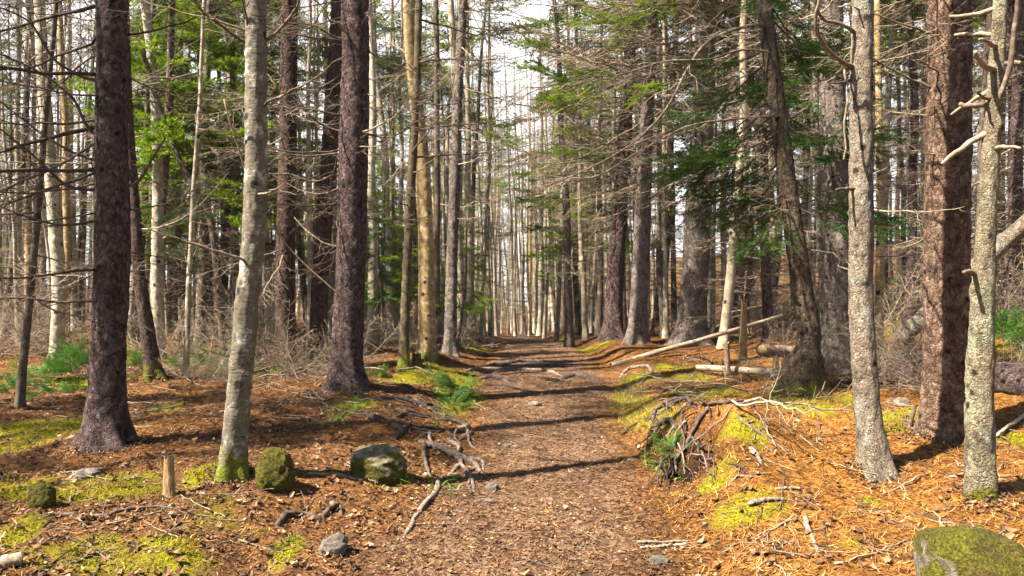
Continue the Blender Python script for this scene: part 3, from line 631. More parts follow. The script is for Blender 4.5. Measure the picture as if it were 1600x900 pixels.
# right of the path
t = tree('R1', S1, 'thick pale grey spruce trunk with long dead limbs reaching over the path', 'spruce tree', 'spruce_grey', [(1078,537,48),(1084,450,42),(1092,300,38),(1100,120,32),(1104,0,29)], 13, .40, 5, 21)
limbs(t, LONG, 'long', TW, 9, 2.8, 6.2, 185, 60, (.6, 1.15), (-.15, .25), 22); limbs(t, DEAD, 'dead', TW, 18, 2.6, 6.8, 180, 90, (.7, 1.4), (-.2, .25), 23); limbs(t, DEAD, 'dead', TW, 12, 2.2, 6.4, 0, 80, (.5, 1), (-.2, .2), 24)
limbs(t, GREEN, 'green', GR, 3, 5.4, 7.2, 190, 75, (.7, 1.1), (-.2, .2), 25, 'bough')
t = tree('R2', S1, 'straight pale brown spruce trunk, second left of the thick grey one', 'spruce tree', 'spruce_grey', [(996,537,30),(1000,430,26),(1008,250,22),(1016,100,18),(1020,0,16)], 12, .38, 5, 22, 30)
limbs(t, DEAD, 'dead', TW, 22, 2.6, 7.2, 190, 120, (.6, 1.4), (-.2, .3), 26); limbs(t, GREEN, 'green', GR, 3, 5.4, 7.4, 190, 90, (.7, 1.1), (-.3, .2), 27, 'bough')
t = tree('R3', S1, 'dark rough spruce trunk leaning right beside the path', 'spruce tree', 'spruce_red', [(957,530,30),(962,430,27),(972,280,23),(983,100,19),(988,0,17)], 12, .35, 5, 23, 30)
limbs(t, DEAD, 'dead', TW, 22, 2.4, 7.2, 185, 120, (.6, 1.4), (-.2, .3), 28); limbs(t, GREEN, 'green', GR, 3, 5.4, 7.4, 180, 80, (.7, 1.1), (-.3, .2), 29, 'bough')
sprays(T_['R1'], 4, 4.6, 6.4, 195, 35, (1.2, 2.4), (.5, .9), GR, 71); sprays(T_['R2'], 6, 4.0, 6.5, 190, 40, (1.0, 2.2), (.5, .9), GR, 72); sprays(T_['R3'], 8, 3.6, 6.6, 190, 40, (1.0, 2.2), (.5, .9), GR, 73)
sprays(T_['L8'], 4, 3.2, 5.6, -20, 40, (.6, 1.2), (.35, .6), GR, 74)
t = tree('R5', S1, 'leaning spruce trunk on a broad mossy stump foot with dark green boughs', 'spruce tree', 'spruce_moss', [(1252,612,62),(1256,562,56),(1262,545,36),(1254,450,32),(1238,330,29),(1220,200,26),(1204,80,24),(1194,0,23)], 12, .30, 5, 24)
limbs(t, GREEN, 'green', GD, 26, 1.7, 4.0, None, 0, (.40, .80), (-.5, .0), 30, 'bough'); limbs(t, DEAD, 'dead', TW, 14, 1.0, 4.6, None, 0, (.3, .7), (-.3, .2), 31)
limb_px(t, [(1198,40),(1150,46),(1100,70),(1072,112),(1040,172),(985,226),(910,268),(850,292)], .018, .004, 'twig', .6, 16, 5)
limb_px(t, [(1206,86),(1160,78),(1110,92),(1040,96),(960,118),(900,120)], .012, .004, 'twig', .5, 12, 6)
limb_px(t, [(1225,180),(1150,186),(1080,196),(1000,236),(930,276),(850,285)], .012, .004, 'twig', .9, 14, 7)
t = tree('R6', S1, 'broad grey spruce trunk with black shaded side standing behind the pale trunk', 'spruce tree', 'spruce_grey', [(1312,575,48),(1311,450,45),(1306,300,41),(1302,100,36),(1300,0,34)], 13, .25, 5, 25)
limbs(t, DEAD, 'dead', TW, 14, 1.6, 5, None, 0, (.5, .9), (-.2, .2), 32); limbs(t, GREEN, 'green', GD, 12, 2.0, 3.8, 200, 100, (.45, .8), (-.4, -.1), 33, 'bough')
t = tree('R7', 'fir_tree', 'pale flaky fir trunk curving to a pointed foot on orange needles', 'fir tree', 'fir_pale', [(1368,736,40),(1357,660,37),(1346,500,36),(1347,300,35),(1349,100,32),(1350,0,30)], 12, .34, 4, 26)
limbs(t, BARE, 'bare', TW, 5, 1.5, 3.6, None, 0, (.4, .9), (-.2, .4), 34); limbs(t, STUB, 'stub', DK, 9, 1.2, 3.4, None, 0, (.3, .7), (-.2, .4), 35)
limb_px(t, [(1338,52),(1320,40),(1285,28),(1276,12),(1274,-20)], .014, .006, 'twig', .2, 0, 8)
limb_px(t, [(1334,104),(1318,98),(1290,74),(1274,40),(1282,-10)], .014, .009, 'twig_pale', .25, 0, 9)
limb_px(t, [(1322,108),(1326,140),(1319,190),(1321,232),(1318,250)], .008, .005, 'twig_pale', .25, 0, 10)
t = tree('R8', S1, 'massive scaly red brown spruce trunk, thickest at the right', 'spruce tree', 'spruce_brown', [(1474,674,68),(1478,600,66),(1479,400,65),(1481,200,63),(1482,0,61)], 14, .16, 5, 27, 64)
limbs(t, BARE, 'bare', PL, 14, 1.9, 3.7, 180, 60, (.4, .9), (-.1, .4), 36); limbs(t, DEAD, 'dead', TW, 8, 2.2, 3.8, 200, 80, (.3, .6), (-.2, .2), 37)
t = tree('R9', 'fir_tree', 'crooked pale lichen covered trunk with broken branch stubs at right edge', 'fir tree', 'fir_lichen', [(1534,774,43),(1531,650,40),(1533,500,34),(1539,380,29),(1547,250,26),(1556,120,22),(1563,0,20)], 8, .12, 4, 28, rough=.12)
limbs(t, STUB, 'stub', TW, 16, 1.7, 3.2, None, 0, (.5, 1.0), (-.4, .5), 38)
limb_px(t, [(1548,182),(1562,150),(1578,100),(1586,40),(1592,-10)], .016, .013, 'twig', .2, 0, 11)
limb_px(t, [(1530,164),(1510,166),(1500,163)], .016, .012, 'twig', -.05, 0, 12)
limb_px(t, [(1552,108),(1580,98),(1610,104)], .017, .013, 'twig', .1, 0, 13)
limb_px(t, [(1528,430),(1514,424),(1506,426)], .016, .010, 'twig', .12, 0, 14)
t = tree('R10', 'young_tree', 'thin orange pale trunk glimpsed just right of the flaky fir', 'tree', 'birch_yellow', [(1373,500,13),(1374,300,11),(1372,100,9),(1370,0,9)], 10, .1, 4, 29, 16, d=8.2)
t = tree('R11', 'young_tree', 'thin brown trunk leaning against the right of the stump foot', 'tree', 'fir_pale', [(1290,570,12),(1288,480,12),(1282,380,10),(1276,200,9),(1270,0,8)], 10, .1, 4, 30, 16)
limbs(t, DEAD, 'dead', TW, 6, 1, 4, None, 0, (.3, .7), (-.2, .2), 40)

fx, fy, fl_ = [], [], []
for t in T_.values():
    if t.D > 9.5: continue
    r0 = t.R[6]; n = int(500 * r0 / .15); a = rng.random(n) * 6.283; u = rng.random(n) ** 1.5; rr = r0 * (1.05 + 1.5 * u)
    fx.append(t.base[0] + rr * np.cos(a)); fy.append(t.base[1] + rr * np.sin(a)); fl_.append(.035 * (1 - u) * rng.random(n))
fx, fy, fl_ = np.concatenate(fx), np.concatenate(fy), np.concatenate(fl_); n = len(fx)
strips('trunk_foot_litter', M['leaf'], fx, fy, .012 + .03 * rng.random(n), .006 + .014 * rng.random(n), .2, np.clip(rng.normal(.42, .22, n), 0, 1), .6, .004 + fl_, 'brown needles and leaves heaped against the feet of the trunks')

# ------------------------------------------------------------------ the woods behind: built once per kind, then copied
COARSE = [green_bough(400 + k, 1.6, rng.uniform(.2, .5), rng.uniform(.2, .4), .045, .085, .026, 16) for k in range(5)]
CDEAD = [dead_branch(430 + k, 1.5, rng.uniform(.0, .4), rng.uniform(.05, .35), .013, 13, True, 4, 1.15, .08) for k in range(8)]
CUPW = [dead_branch(450 + k, 1.8, rng.uniform(-1.0, -.4), rng.uniform(-.1, .3), .013, 14, True, 4, 1.15, .08, (22, 50)) for k in range(6)]
PK = {}
def packs(lst):
    k = id(lst)
    if k not in PK: PK[k] = [b.merged() for b in lst]
    return PK[k]
def wood_tree(seed, height, r0, bark, dead=(1, 6, 40), green=None, up=None, lean=.04, gmat='needle', dl=(.4, .9), gl=1.3, sides=14):
    r = np.random.default_rng(seed); zz = np.linspace(-.25, height, 60)
    X = lean * zz * r.normal() + .10 * fbm(zz * .45 + seed, 0 * zz, seed, 2); Y = lean * zz * r.normal() + .10 * fbm(zz * .45 + seed, 0 * zz + 5, seed + 3, 2); X -= X[1]; Y -= Y[1]
    R = r0 * (1 - .85 * np.clip(zz, 0, None) / height) * (1 + .5 * np.exp(-np.clip(zz, 0, None) / .15))
    mb = MB(); tube(mb, np.stack([X, Y, zz], -1), R, sides, lump=.10, seed=seed)
    root = empty('tree', (0, 0, 0), None, 'tree'); mb.build('trunk', M[bark], root)
    cb = MB()
    def grow(lst, n, z0, z1, sc, pitch, taper):
        pk = packs(lst)
        for k in range(n):
            z = z0 + (z1 - z0) * (k + r.random()) / n; a = r.uniform(0, 2 * np.pi); f = (z - z0) / max(z1 - z0, .1)
            s = r.uniform(*sc) * (1 - taper * f)
            Mx = Matrix.Translation((np.interp(z, zz, X), np.interp(z, zz, Y), z)) @ Euler((r.uniform(-.4, .4), -r.uniform(*pitch), a), 'XYZ').to_matrix().to_4x4() @ Matrix.Scale(s, 4)
            cb.put(pk[int(r.integers(len(pk)))], Mx, r.uniform(-.15, .15))
    if dead: grow(CDEAD, dead[2], dead[0], dead[1], dl, (-.25, .25), .2)
    if up: grow(CUPW, up[2], up[0], up[1], (.5, 1.0), (-.15, .35), .45)
    if green: grow(COARSE, green[2], green[0], green[1], (gl * .6, gl), (-.3, .1), .8)
    cb.build('crown', [M['twig'] if bark != 'pole_dark' else M['twig_dark'], M[gmat]], root)
    return root
KIND = {
 'pole': [wood_tree(500 + k, 11, .035 + .011 * k, ('pole', 'birch_white', 'pole', 'pole_dark', 'pole', 'birch_white')[k], (.6, 8, 30), ((6, 10, 9) if k == 2 else None), (4.5, 11, 9), dl=(.25, .7)) for k in range(6)],
 'birch': [wood_tree(520 + k, 12, .09 + .02 * k, 'birch_white' if k else 'birch_yellow', None, None, (2.5, 12, 24), .03) for k in range(2)],
 'spruce': [wood_tree(540 + k, 13, .12 + .02 * k, ('spruce_red', 'spruce_grey', 'spruce_moss')[k], (.9, 7, 64), (5.0 - k * .6, 12.8, 26), gl=1.1) for k in range(3)],
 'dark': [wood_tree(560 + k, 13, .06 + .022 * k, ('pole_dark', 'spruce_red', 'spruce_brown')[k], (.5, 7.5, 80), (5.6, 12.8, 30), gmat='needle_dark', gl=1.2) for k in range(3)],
 'fir': [wood_tree(580 + k, 6 + 2 * k, .06, 'pole_dark', (.4, 2.5, 10), (1.6, 5.8 + 2 * k, 40), gl=.95) for k in range(2)],
 'tall': [wood_tree(610 + k, 11.5, .085, 'pole_dark', (.8, 5, 34), (2.4 + .8 * k, 11.3, 54), gl=1.1) for k in range(3)],
 'tan': [wood_tree(590 + k, 11, .06 + .02 * k, ('pole', 'spruce_grey')[k], (1.4, 8.5, 58), (7, 11, 10), gmat=('needle_brown', 'needle')[k], dl=(.4, .85)) for k in range(2)],
}
NAME = {'pole': 'bare_tree', 'birch': 'birch_tree', 'spruce': 'spruce_tree', 'dark': 'spruce_tree', 'fir': 'fir_tree', 'tall': 'fir_tree', 'tan': 'spruce_tree'}
USED = set(); taken = [(v.base[0], v.base[1]) for v in T_.values()]; NTREE = 0
def plant(kind, x, y, label, cat, group, s=1.0):
    global NTREE
    ks = KIND[kind]; p = ks[random.randrange(len(ks))]
    if p.name in USED: o = copy_tree(p)
    else: o = p; USED.add(p.name)
    o.name = NAME[kind]; USED.add(o.name)
    o.location = (x, y, float(H(x, y)) - .02); o.rotation_euler = (0, 0, random.uniform(0, 6.28)); o.scale = (s * random.uniform(.95, 1.15),) * 2 + (s,)
    tag(o, label, cat, group); taken.append((x, y)); NTREE += 1; return o
def fill(n, x0, x1, y0, y1, mixk, gap, clear=1.6, sc=1.0):
    c = 0; tr = 0
    while c < n and tr < n * 60:
        tr += 1; y = random.uniform(y0, y1); x = random.uniform(x0, x1)
        if abs(x) > .74 * y + 1.5: continue
        if clear and y < 45 and abs(x - .5) < clear: continue
        g = gap * (.6 if y > 25 else 1)
        if any((x - a) ** 2 + (y - b) ** 2 < g * g for a, b in taken): continue
        if -9 < x < -1 and abs((x - .5) * .43 / .90 + 13.5 - y) < 2.3 and y > 9: continue      # a sunlit gap beside the far path
        k = random.choices([m[0] for m in mixk], [m[1] for m in mixk])[0]
        if k in ('tall', 'spruce', 'fir') and x < -.46 * y and y < 36: k = 'pole'
        if k in ('tall', 'spruce', 'fir', 'tan') and -6.5 < x < .5 and y < 44: k = 'pole'
        sd = 'left' if x < .5 else 'right'
        if y < 20: zone = 'in the near woods'
        elif y < 34: zone = 'in the middle of the woods'
        else: zone = 'far back in the woods'
        if y > 30 and abs(x - .6) < (7 if y > 44 else 2.5): zone = 'closing the far end of the path'; side = ''
        else: side = f' {sd} of the path'
        look = {'pole': 'slender bare tree', 'birch': 'bare pale birch', 'spruce': 'spruce with green top', 'dark': 'dark shaded spruce',
                'fir': 'young green fir', 'tall': 'tall bright green fir', 'tan': 'tan twiggy spruce'}[k]
        plant(k, x, y, f'{look} {zone}{side}', 'tree', f'{look.split(" with")[0]}s {zone}{side}'.replace('firs', 'firs'), sc * random.uniform(.8, 1.15)); c += 1
# a few placed by eye
for px, d, k, s in ((890,15,'tan',1),(915,15.5,'tan',.9),(868,19,'tan',.9),(850,24,'tan',.9),(1200,12,'dark',1.0),(1130,13.5,'tan',.9),(1165,14,'dark',.9),(1040,14.5,'tan',1.0),
                    (735,16,'pole',1.1),(752,17,'pole',1.2),(742,19,'pole',1.1),(765,21,'pole',1.1),(720,14,'pole',1.2),(776,26,'pole',1.2),(730,21,'birch',.9),(757,24,'pole',1.3),
                    (580,13,'birch',.8),(600,17,'fir',.55),(690,15.5,'fir',.40),(600,20,'fir',.7),(1580,11,'dark',1.2),(1520,10.5,'dark',1.0),(1420,12.5,'dark',.9),
                    (330,14,'fir',1.1),(260,17,'fir',1.2),(1560,15,'fir',.9),(1250,15,'fir',1.0),(215,13,'tall',.9),(285,15,'tall',1),(238,10.6,'tall',.85),(310,12.2,'tall',.9),(345,15,'tall',1.0),(605,12.6,'fir',.5),(716,12.3,'fir',.45),(590,14.5,'fir',.55),(650,14,'fir',.5),(440,16,'tall',1.0),(400,19,'tall',1.1),(350,20,'tall',1.1),(560,27,'tall',1.1),(600,34,'tall',1.1),(905,20,'tall',.95),(935,17,'tall',.9),(880,27,'tall',.9)):
    x = (px - 800) / F * d
    fill_lab = {'pole': 'slender bare tree in the cluster at the left edge of the path', 'birch': 'bare birch among the firs left of the path', 'spruce': 'spruce with dead lower branches close to the big trunks',
                'dark': 'dark spruce standing behind the big trunks on the right', 'fir': 'young green fir showing between the big trunks', 'tall': 'tall bright green fir showing high between the big trunks', 'tan': 'tan twiggy spruce at the right edge of the path'}[k]
    plant(k, x, d, fill_lab, 'tree', fill_lab + ' group', s)
fill(112, -16, -1.6, 10.2, 22, [('pole', 6), ('birch', 1.6), ('spruce', .6), ('tall', 2.2)], .55)
fill(62, -30, -1.4, 22, 44, [('pole', 6), ('birch', 2), ('tall', 2.2)], .9)
fill(56, 3.0, 18, 11, 22, [('dark', 3), ('tan', 6), ('pole', 4)], .75, 2.0)
fill(44, 2.0, 30, 22, 44, [('dark', 3), ('tan', 3), ('pole', 3)], 1.0, 1.5)
fill(56, -3.0, 4.0, 15, 44, [('pole', 6), ('tan', 1)], .5, 1.25)
fill(42, -2.2, 3.2, 30, 50, [('pole', 6), ('birch', 1)], .45, 0, 1.25)
fill(62, -7, 8, 44, 78, [('pole', 5), ('birch', 3), ('tall', .35)], .8, 0, 1.35)
for k_, x_, y_ in (('tan', -6.6, 3.2), ('pole', -7.6, 4.4), ('pole', -5.7, 1.4), ('tan', -9.2, 4.4), ('pole', -8.2, 2.2), ('pole', -6.8, .6)):   # unseen trees at left, added to dapple the path with shade
    plant(k_, x_, y_, 'unseen slim twiggy tree added left of the viewpoint for dappled shade', 'tree', 'unseen slim trees added left of the viewpoint', .95)
for k in range(60):                                          # unseen spruces behind the viewer, added to cut fill from the sky
    y = random.uniform(-16, -3.5); x = random.uniform(-3.5, 16)
    if abs(x - .4) < 1.1 or any((x - a) ** 2 + (y - b) ** 2 < 1.6 for a, b in taken): continue
    plant('dark', x, y, 'unseen dark spruce added behind the viewpoint to cut sky light', 'tree', 'unseen spruces added behind the viewpoint')
fill(40, -48, -13, 26, 62, [('tan', 3), ('spruce', 1), ('tall', 1.5)], 1.2, 0, 1.1)
fill(46, -46, -6, 44, 70, [('tall', 4), ('birch', 1.5), ('spruce', 1)], 1.4, 0, 1.1)
fill(40, -12, 14, 78, 115, [('birch', 3), ('fir', 3), ('spruce', 1)], 1.2, 0)
for ks in KIND.values():
    for p in ks:
        if p.name not in USED:
            for ch in list(p.children): bpy.data.objects.remove(ch)
            bpy.data.objects.remove(p)

# ------------------------------------------------------------------ shrubs, seedlings, brush
def shrub_mesh(seed, n, L, fat=1.3):
    r = np.random.default_rng(seed); mb = MB(); pk = packs(CDEAD) ; pk2 = packs(CUPW)
    for k in range(n):
        a = r.uniform(0, 6.28); Mx = Matrix.Translation((r.normal(0, .25), r.normal(0, .25), r.uniform(0, .25))) @ Euler((r.uniform(-.8, .8), -r.uniform(-.1, 1.0), a), 'XYZ').to_matrix().to_4x4() @ Matrix.Scale(L * r.uniform(.4, 1), 4)
        mb.put((pk if k % 2 else pk2)[int(r.integers(6))], Mx)
    return mb.mesh('brush', [M['twig'], M['needle']])
BR = [shrub_mesh(700 + k, 16, .75) for k in range(4)]
def brush(px, py, s, label, group, sub='bare_shrub', cat='shrub'):
    p = at(px, py); o = bpy.data.objects.new(sub, BR[random.randrange(4)]); COL.objects.link(o); o.location = p; o.rotation_euler = (0, 0, random.uniform(0, 6.28)); o.scale = (s, s, s * .8); tag(o, label, cat, group)
for k in range(18):
    brush(random.uniform(-20, 520), random.uniform(548, 585), random.uniform(.7, 1.2), 'bare grey shrub in the understorey left of the path', 'bare shrubs in the left understorey')
for k in range(16):
    brush(random.uniform(190, 540), random.uniform(576, 604), random.uniform(.30, .55), 'low heap of dead twigs between the trunks left of the path', 'low twig heaps left of the path', 'brush_pile', 'brush')
for k in range(10):
    brush(random.uniform(560, 720), random.uniform(535, 552), random.uniform(.5, .9), 'low tangle of dead twigs behind the yellow birch', 'tangles behind the yellow birch')
for px, py in ((1390,610),(1420,605),(1440,590),(1400,575),(1360,600),(1455,620),(1230,560),(1200,555),(1320,600),(1290,610),(1520,600),(1560,590)):
    brush(px, py, random.uniform(.45, .7), 'heap of dead brush between the big trunks on the right', 'brush heaps at the right', 'brush_pile', 'brush')
for k in range(14):
    brush(random.uniform(1100, 1600), random.uniform(490, 540), random.uniform(.6, 1.0), 'bare brown shrub in the shade right of the path', 'bare shrubs in the right understorey')
def seedling(seed, n, L):
    r = np.random.default_rng(seed); mb = MB(); pk = packs(GREEN)
    for k in range(n):
        Mx = Matrix.Translation((r.normal(0, .05), r.normal(0, .05), r.uniform(.0, .12))) @ Euler((r.uniform(-.5, .5), -r.uniform(.2, .9), r.uniform(0, 6.28)), 'XYZ').to_matrix().to_4x4() @ Matrix.Scale(L * r.uniform(.5, 1), 4)
        mb.put(pk[int(r.integers(6))], Mx, .15)
    return mb.mesh('seedling', [M['twig_dark'], M['fern']])
SD = [seedling(720 + k, 9, .26) for k in range(3)]
for px, py, s, lb in ((118,596,1.5,'bright green fir seedling clump beside the leftmost thick trunk'),(140,588,1.2,'bright green fir seedling clump beside the leftmost thick trunk'),(330,568,1.3,'fir seedling clump left of the leaning grey trunk'),(215,585,1,'fir seedling behind the leftmost thick trunk'),
                  (722,618,.8,'small fir seedling at the left edge of the path'),(705,640,.6,'small fir seedling at the left edge of the path'),(20,625,.9,'fir seedling at the far left edge'),(1420,445,1.6,'fir seedling on the mossy slope behind the trunks at right'),
                  (1560,540,1.5,'fir seedling clump right of the lichen covered trunk'),(60,600,.9,'fir seedling at the far left edge'),(300,580,1.0,'fir seedling clump left of the leaning grey trunk'),(345,590,.8,'fir seedling clump left of the leaning grey trunk'),(415,585,.6,'tiny fir seedling right of the leaning grey trunk'),(580,590,.6,'fir seedling behind the thick reddish spruce'),(680,600,.6,'small fir seedling at the left edge of the path'),(1590,560,1.3,'fir seedling clump right of the lichen covered trunk'),(1060,712,.5,'tiny fir seedling under the root tangle'),(100,618,.8,'fir seedling on yellow moss at left')):
    p = at(px, py); o = bpy.data.objects.new('fir_seedling', SD[random.randrange(3)]); COL.objects.link(o); o.location = p; o.rotation_euler = (0, 0, random.uniform(0, 6)); o.scale = (s, s, s); tag(o, lb, 'seedling', 'fir seedlings: ' + lb)

# ------------------------------------------------------------------ roots
def ground_curve(pts, n=30, lift=0.0):
    """pts: (px, py, lift m)"""
    return spline([at(a, b, c + lift) for a, b, c in pts], n)
FLAT = .55
def root_mesh(pts, r0, r1, mat, parent=None, name='root', seed=0, lump=.6, sides=10, n=40):
    k_ = 1.0 if parent is not None and parent.name == 'root_tangle' else FLAT
    P = ground_curve([(a, b, c * k_ - (0 if k_ == 1 else r0 * .35)) for a, b, c in pts], n); mb = MB(); P = P + .008 * np.stack([fbm(np.arange(n) * .45 + seed, 0 * P[:, 0], k * 3.3 + seed) for k in range(3)], -1)
    R = np.interp(np.linspace(0, 1, n), [0, .15, 1], [r0 * .8, r0, r1]); b = P.mean(0) if parent is None else np.array(parent.location)
    b = np.array([P[0][0], P[0][1], P[0][2]]) if parent is None else b
    tube(mb, P - b, R, sides, lump=lump, seed=seed, tint=np.random.default_rng(seed).random()); o = mb.build(name, M[mat], parent)
    if parent is None: o.location = b
    return o
rc = empty('exposed_roots', at(700, 715), 'bleached grey gnarled root cluster at the left edge of the path', 'roots')
for k, (pts, a, b) in enumerate([
    ([(655,692,.03),(675,700,.06),(700,712,.07),(730,722,.06),(750,736,.02),(757,745,-.02)], .030, .014),
    ([(658,690,.02),(690,704,.07),(712,716,.07),(722,732,.05),(735,745,.05),(740,770,-.01)], .022, .010),
    ([(664,694,.04),(662,715,.05),(668,735,.04),(678,755,.0)], .020, .012),
    ([(740,735,.02),(728,740,.04),(738,752,.03),(752,735,.02)], .016, .008),
    ([(700,690,.02),(715,700,.05),(718,708,.05)], .022, .016),
    ([(724,722,.05),(748,722,.05),(756,735,.0)], .018, .010),
    ([(718,728,.03),(704,742,.02),(692,750,-.01)], .018, .012),
    ([(670,700,.05),(690,700,.06),(715,722,.05)], .018, .012),
    ([(735,748,.03),(732,760,.01),(738,775,-.01)], .012, .005)]):
    root_mesh(pts, a, b, 'root', rc, seed=k)
def lone(name, label, cat, pts, r0, r1, mat, seed, group=None, **kw):
    o = root_mesh(pts, r0, r1, mat, None, name, seed, **kw); return tag(o, label, cat, group)
lone('tree_root', 'long pale root snaking down from the bleached cluster to the path', 'root', [(684,748,.02),(684,765,.02),(668,785,.02),(655,800,.02),(635,835,.015),(612,860,-.01)], .022, .010, 'root', 21)
lone('tree_root', 'curled root hooking above the bleached root cluster', 'root', [(680,655,.01),(712,660,.03),(730,670,.05),(728,685,.04),(712,690,.0)], .022, .014, 'root', 22)
lone('tree_root', 'dark thick root running from the thick reddish spruce towards the path', 'root', [(590,626,.02),(615,624,.05),(645,630,.05),(670,640,.03),(690,648,-.01)], .030, .016, 'root_dark', 23)
lone('tree_root', 'broad flat brown root above the mossy boulder', 'root', [(572,648,.0),(595,658,.02),(620,668,.02),(636,676,-.02)], .045, .030, 'root_dark', 24)
lone('broken_branch', 'short dark broken branch pointing up beside the mossy boulder', 'branch', [(614,690,.0),(626,680,.04),(642,668,.07)], .020, .014, 'root_dark', 25)
lone('tree_root', 'dark root curving below the thick reddish spruce base', 'root', [(600,600,.02),(635,605,.04),(660,625,.02),(680,640,-.01)], .020, .012, 'root_dark', 26)
lone('tree_root', 'bent knee of root right of the mossy boulder foot', 'root', [(598,762,-.01),(606,748,.04),(618,741,.05),(628,748,.0)], .020, .014, 'root', 27)
lone('fallen_branch', 'grey stick lying left of the mossy boulder', 'branch', [(480,742,.01),(520,744,.02),(560,750,.015),(592,748,.01)], .012, .008, 'root', 28)
lone('tree_root', 'twisted grey root arching over bare soil left of the path', 'root', [(432,822,.0),(450,808,.03),(475,806,.03),(500,812,.02),(515,800,.05),(528,793,.04),(534,806,-.01)], .020, .014, 'root', 29)
lone('fallen_branch', 'long crooked grey branch lying over moss at lower left', 'branch', [(60,808,.01),(110,806,.02),(160,808,.02),(200,800,.03),(250,793,.02),(312,786,.01)], .013, .006, 'root', 30)
lone('tree_root', 'curved dark root end at the left edge of the path', 'root', [(736,788,-.005),(752,784,.02),(775,785,.02),(790,784,-.01)], .014, .008, 'root_dark', 31)
for k, (pts, r0, lb) in enumerate([
    ([(745,575,.0),(780,572,.05),(820,566,.07),(860,568,.06),(885,566,.0)], .045, 'thick dark root crossing the path, farthest of the step'),
    ([(770,583,.0),(810,577,.05),(850,572,.07),(890,572,.0)], .050, 'dark root ridge crossing the middle of the path'),
    ([(725,580,.0),(760,578,.05),(800,578,.03),(850,580,.04),(880,588,-.01)], .035, 'pale topped root crossing the path in front of the ridge'),
    ([(745,592,.0),(770,591,.06),(790,597,.04),(800,602,-.02)], .040, 'short dark root at the left side of the path steps'),
    ([(755,600,.0),(790,604,.03),(830,612,.01),(860,614,-.01)], .018, 'thin straight root lying slantwise on the path'),
    ([(880,592,-.01),(895,588,.06),(915,590,.05),(940,594,-.01)], .050, 'short dark root hump at the right side of the path'),
    ([(905,612,-.005),(930,614,.02),(955,616,.0)], .020, 'small brown root at the right edge of the path')]):
    lone('tree_root', lb, 'root', pts, r0, r0 * .6, 'root_dark' if k != 2 else 'root', 40 + k)
r = np.random.default_rng(41)
for k in range(13):
    px, py = r.uniform(575, 720), r.uniform(602, 690); dx, dy = r.uniform(25, 75), r.uniform(-6, 26)
    lone('tree_root', 'dark gnarled root half sunk in leaves below the thick reddish spruce', 'root', [(px, py, .0), (px + dx * .3, py + dy * .2 - 4, .035), (px + dx * .7, py + dy * .8, .03), (px + dx, py + dy, -.01)], r.uniform(.012, .024), .007, ('root_dark', 'root')[k % 3 == 0], 220 + k, 'half sunk roots left of the path')
for k in range(7):
    px, py = r.uniform(740, 900), r.uniform(562, 612); dx = r.uniform(30, 70)
    lone('tree_root', 'low dark root breaking the surface of the far path', 'root', [(px, py, .0), (px + dx * .4, py + r.uniform(-3, 3), .04), (px + dx, py + r.uniform(-3, 5), -.01)], r.uniform(.018, .032), .010, 'root_dark', 240 + k, 'low roots on the far path')
lone('tree_root', 'pale root bent like an elbow on the bank below the fallen pole', 'root', [(968,590,.0),(985,578,.05),(1005,574,.05),(1020,584,.04),(1032,592,.0)], .028, .016, 'root', 50)
rt = empty('root_tangle', at(1075, 690), 'tangle of dark and pale roots hanging over the eroded right bank', 'roots')
TR = [([(1030,620,.02),(1045,611,.06),(1075,608,.07),(1110,612,.02)], .020, .012, 'root_dark'),
    ([(1035,625,.02),(1055,618,.05),(1090,620,.03)], .018, .012, 'root'),
    ([(970,680,.01),(1000,658,.03),(1030,648,.05),(1060,632,.08),(1100,634,.05)], .012, .018, 'root_dark'),
    ([(1030,640,.04),(1055,634,.10),(1080,634,.08),(1088,640,.02)], .026, .018, 'root'),
    ([(1020,660,.03),(1025,645,.09),(1050,632,.11),(1075,632,.09)], .024, .018, 'root_dark'),
    ([(1022,678,.02),(1030,668,.08),(1050,665,.09),(1056,672,.03)], .030, .022, 'root'),
    ([(1110,640,.06),(1098,655,.10),(1085,680,.12),(1072,705,.10),(1058,720,.06),(1055,745,.04)], .024, .014, 'root'),
    ([(1072,700,.09),(1062,712,.08),(1052,735,.05),(1056,755,.03),(1075,775,.02),(1104,790,.0)], .015, .010, 'root'),
    ([(1050,730,.05),(1040,748,.03),(1020,762,.0)], .026, .016, 'root_dark'),
    ([(1068,660,.12),(1072,675,.10),(1068,695,.08)], .010, .008, 'root'),
    ([(1080,690,.10),(1095,710,.08),(1104,730,.04)], .013, .007, 'root'),
    ([(1045,760,.02),(1030,775,.01),(1015,790,.0)], .012, .007, 'root_dark'),
    ([(1100,635,.06),(1140,632,.06),(1180,628,.02)], .020, .010, 'root_dark'),
    ([(1150,650,.03),(1170,668,.04),(1205,690,.03),(1235,705,.0)], .016, .008, 'root'),
    ([(1170,700,.02),(1182,712,.04),(1190,725,.0)], .030, .020, 'root'),
    ([(1140,725,.02),(1160,735,.05),(1172,748,.01)], .014, .010, 'root'),
    ([(1160,745,.02),(1185,741,.03),(1214,744,.0)], .011, .007, 'root_dark'),
    ([(1140,760,.02),(1150,748,.04),(1172,746,.03)], .012, .008, 'root')]
for k, (pts, a, b, m) in enumerate(TR): root_mesh([(p_, q_, l_ * .5 - .012) for p_, q_, l_ in pts], a * .72, b * .72, 'root_dark' if k % 3 == 0 else m, rt, seed=60 + k)
r = np.random.default_rng(77)
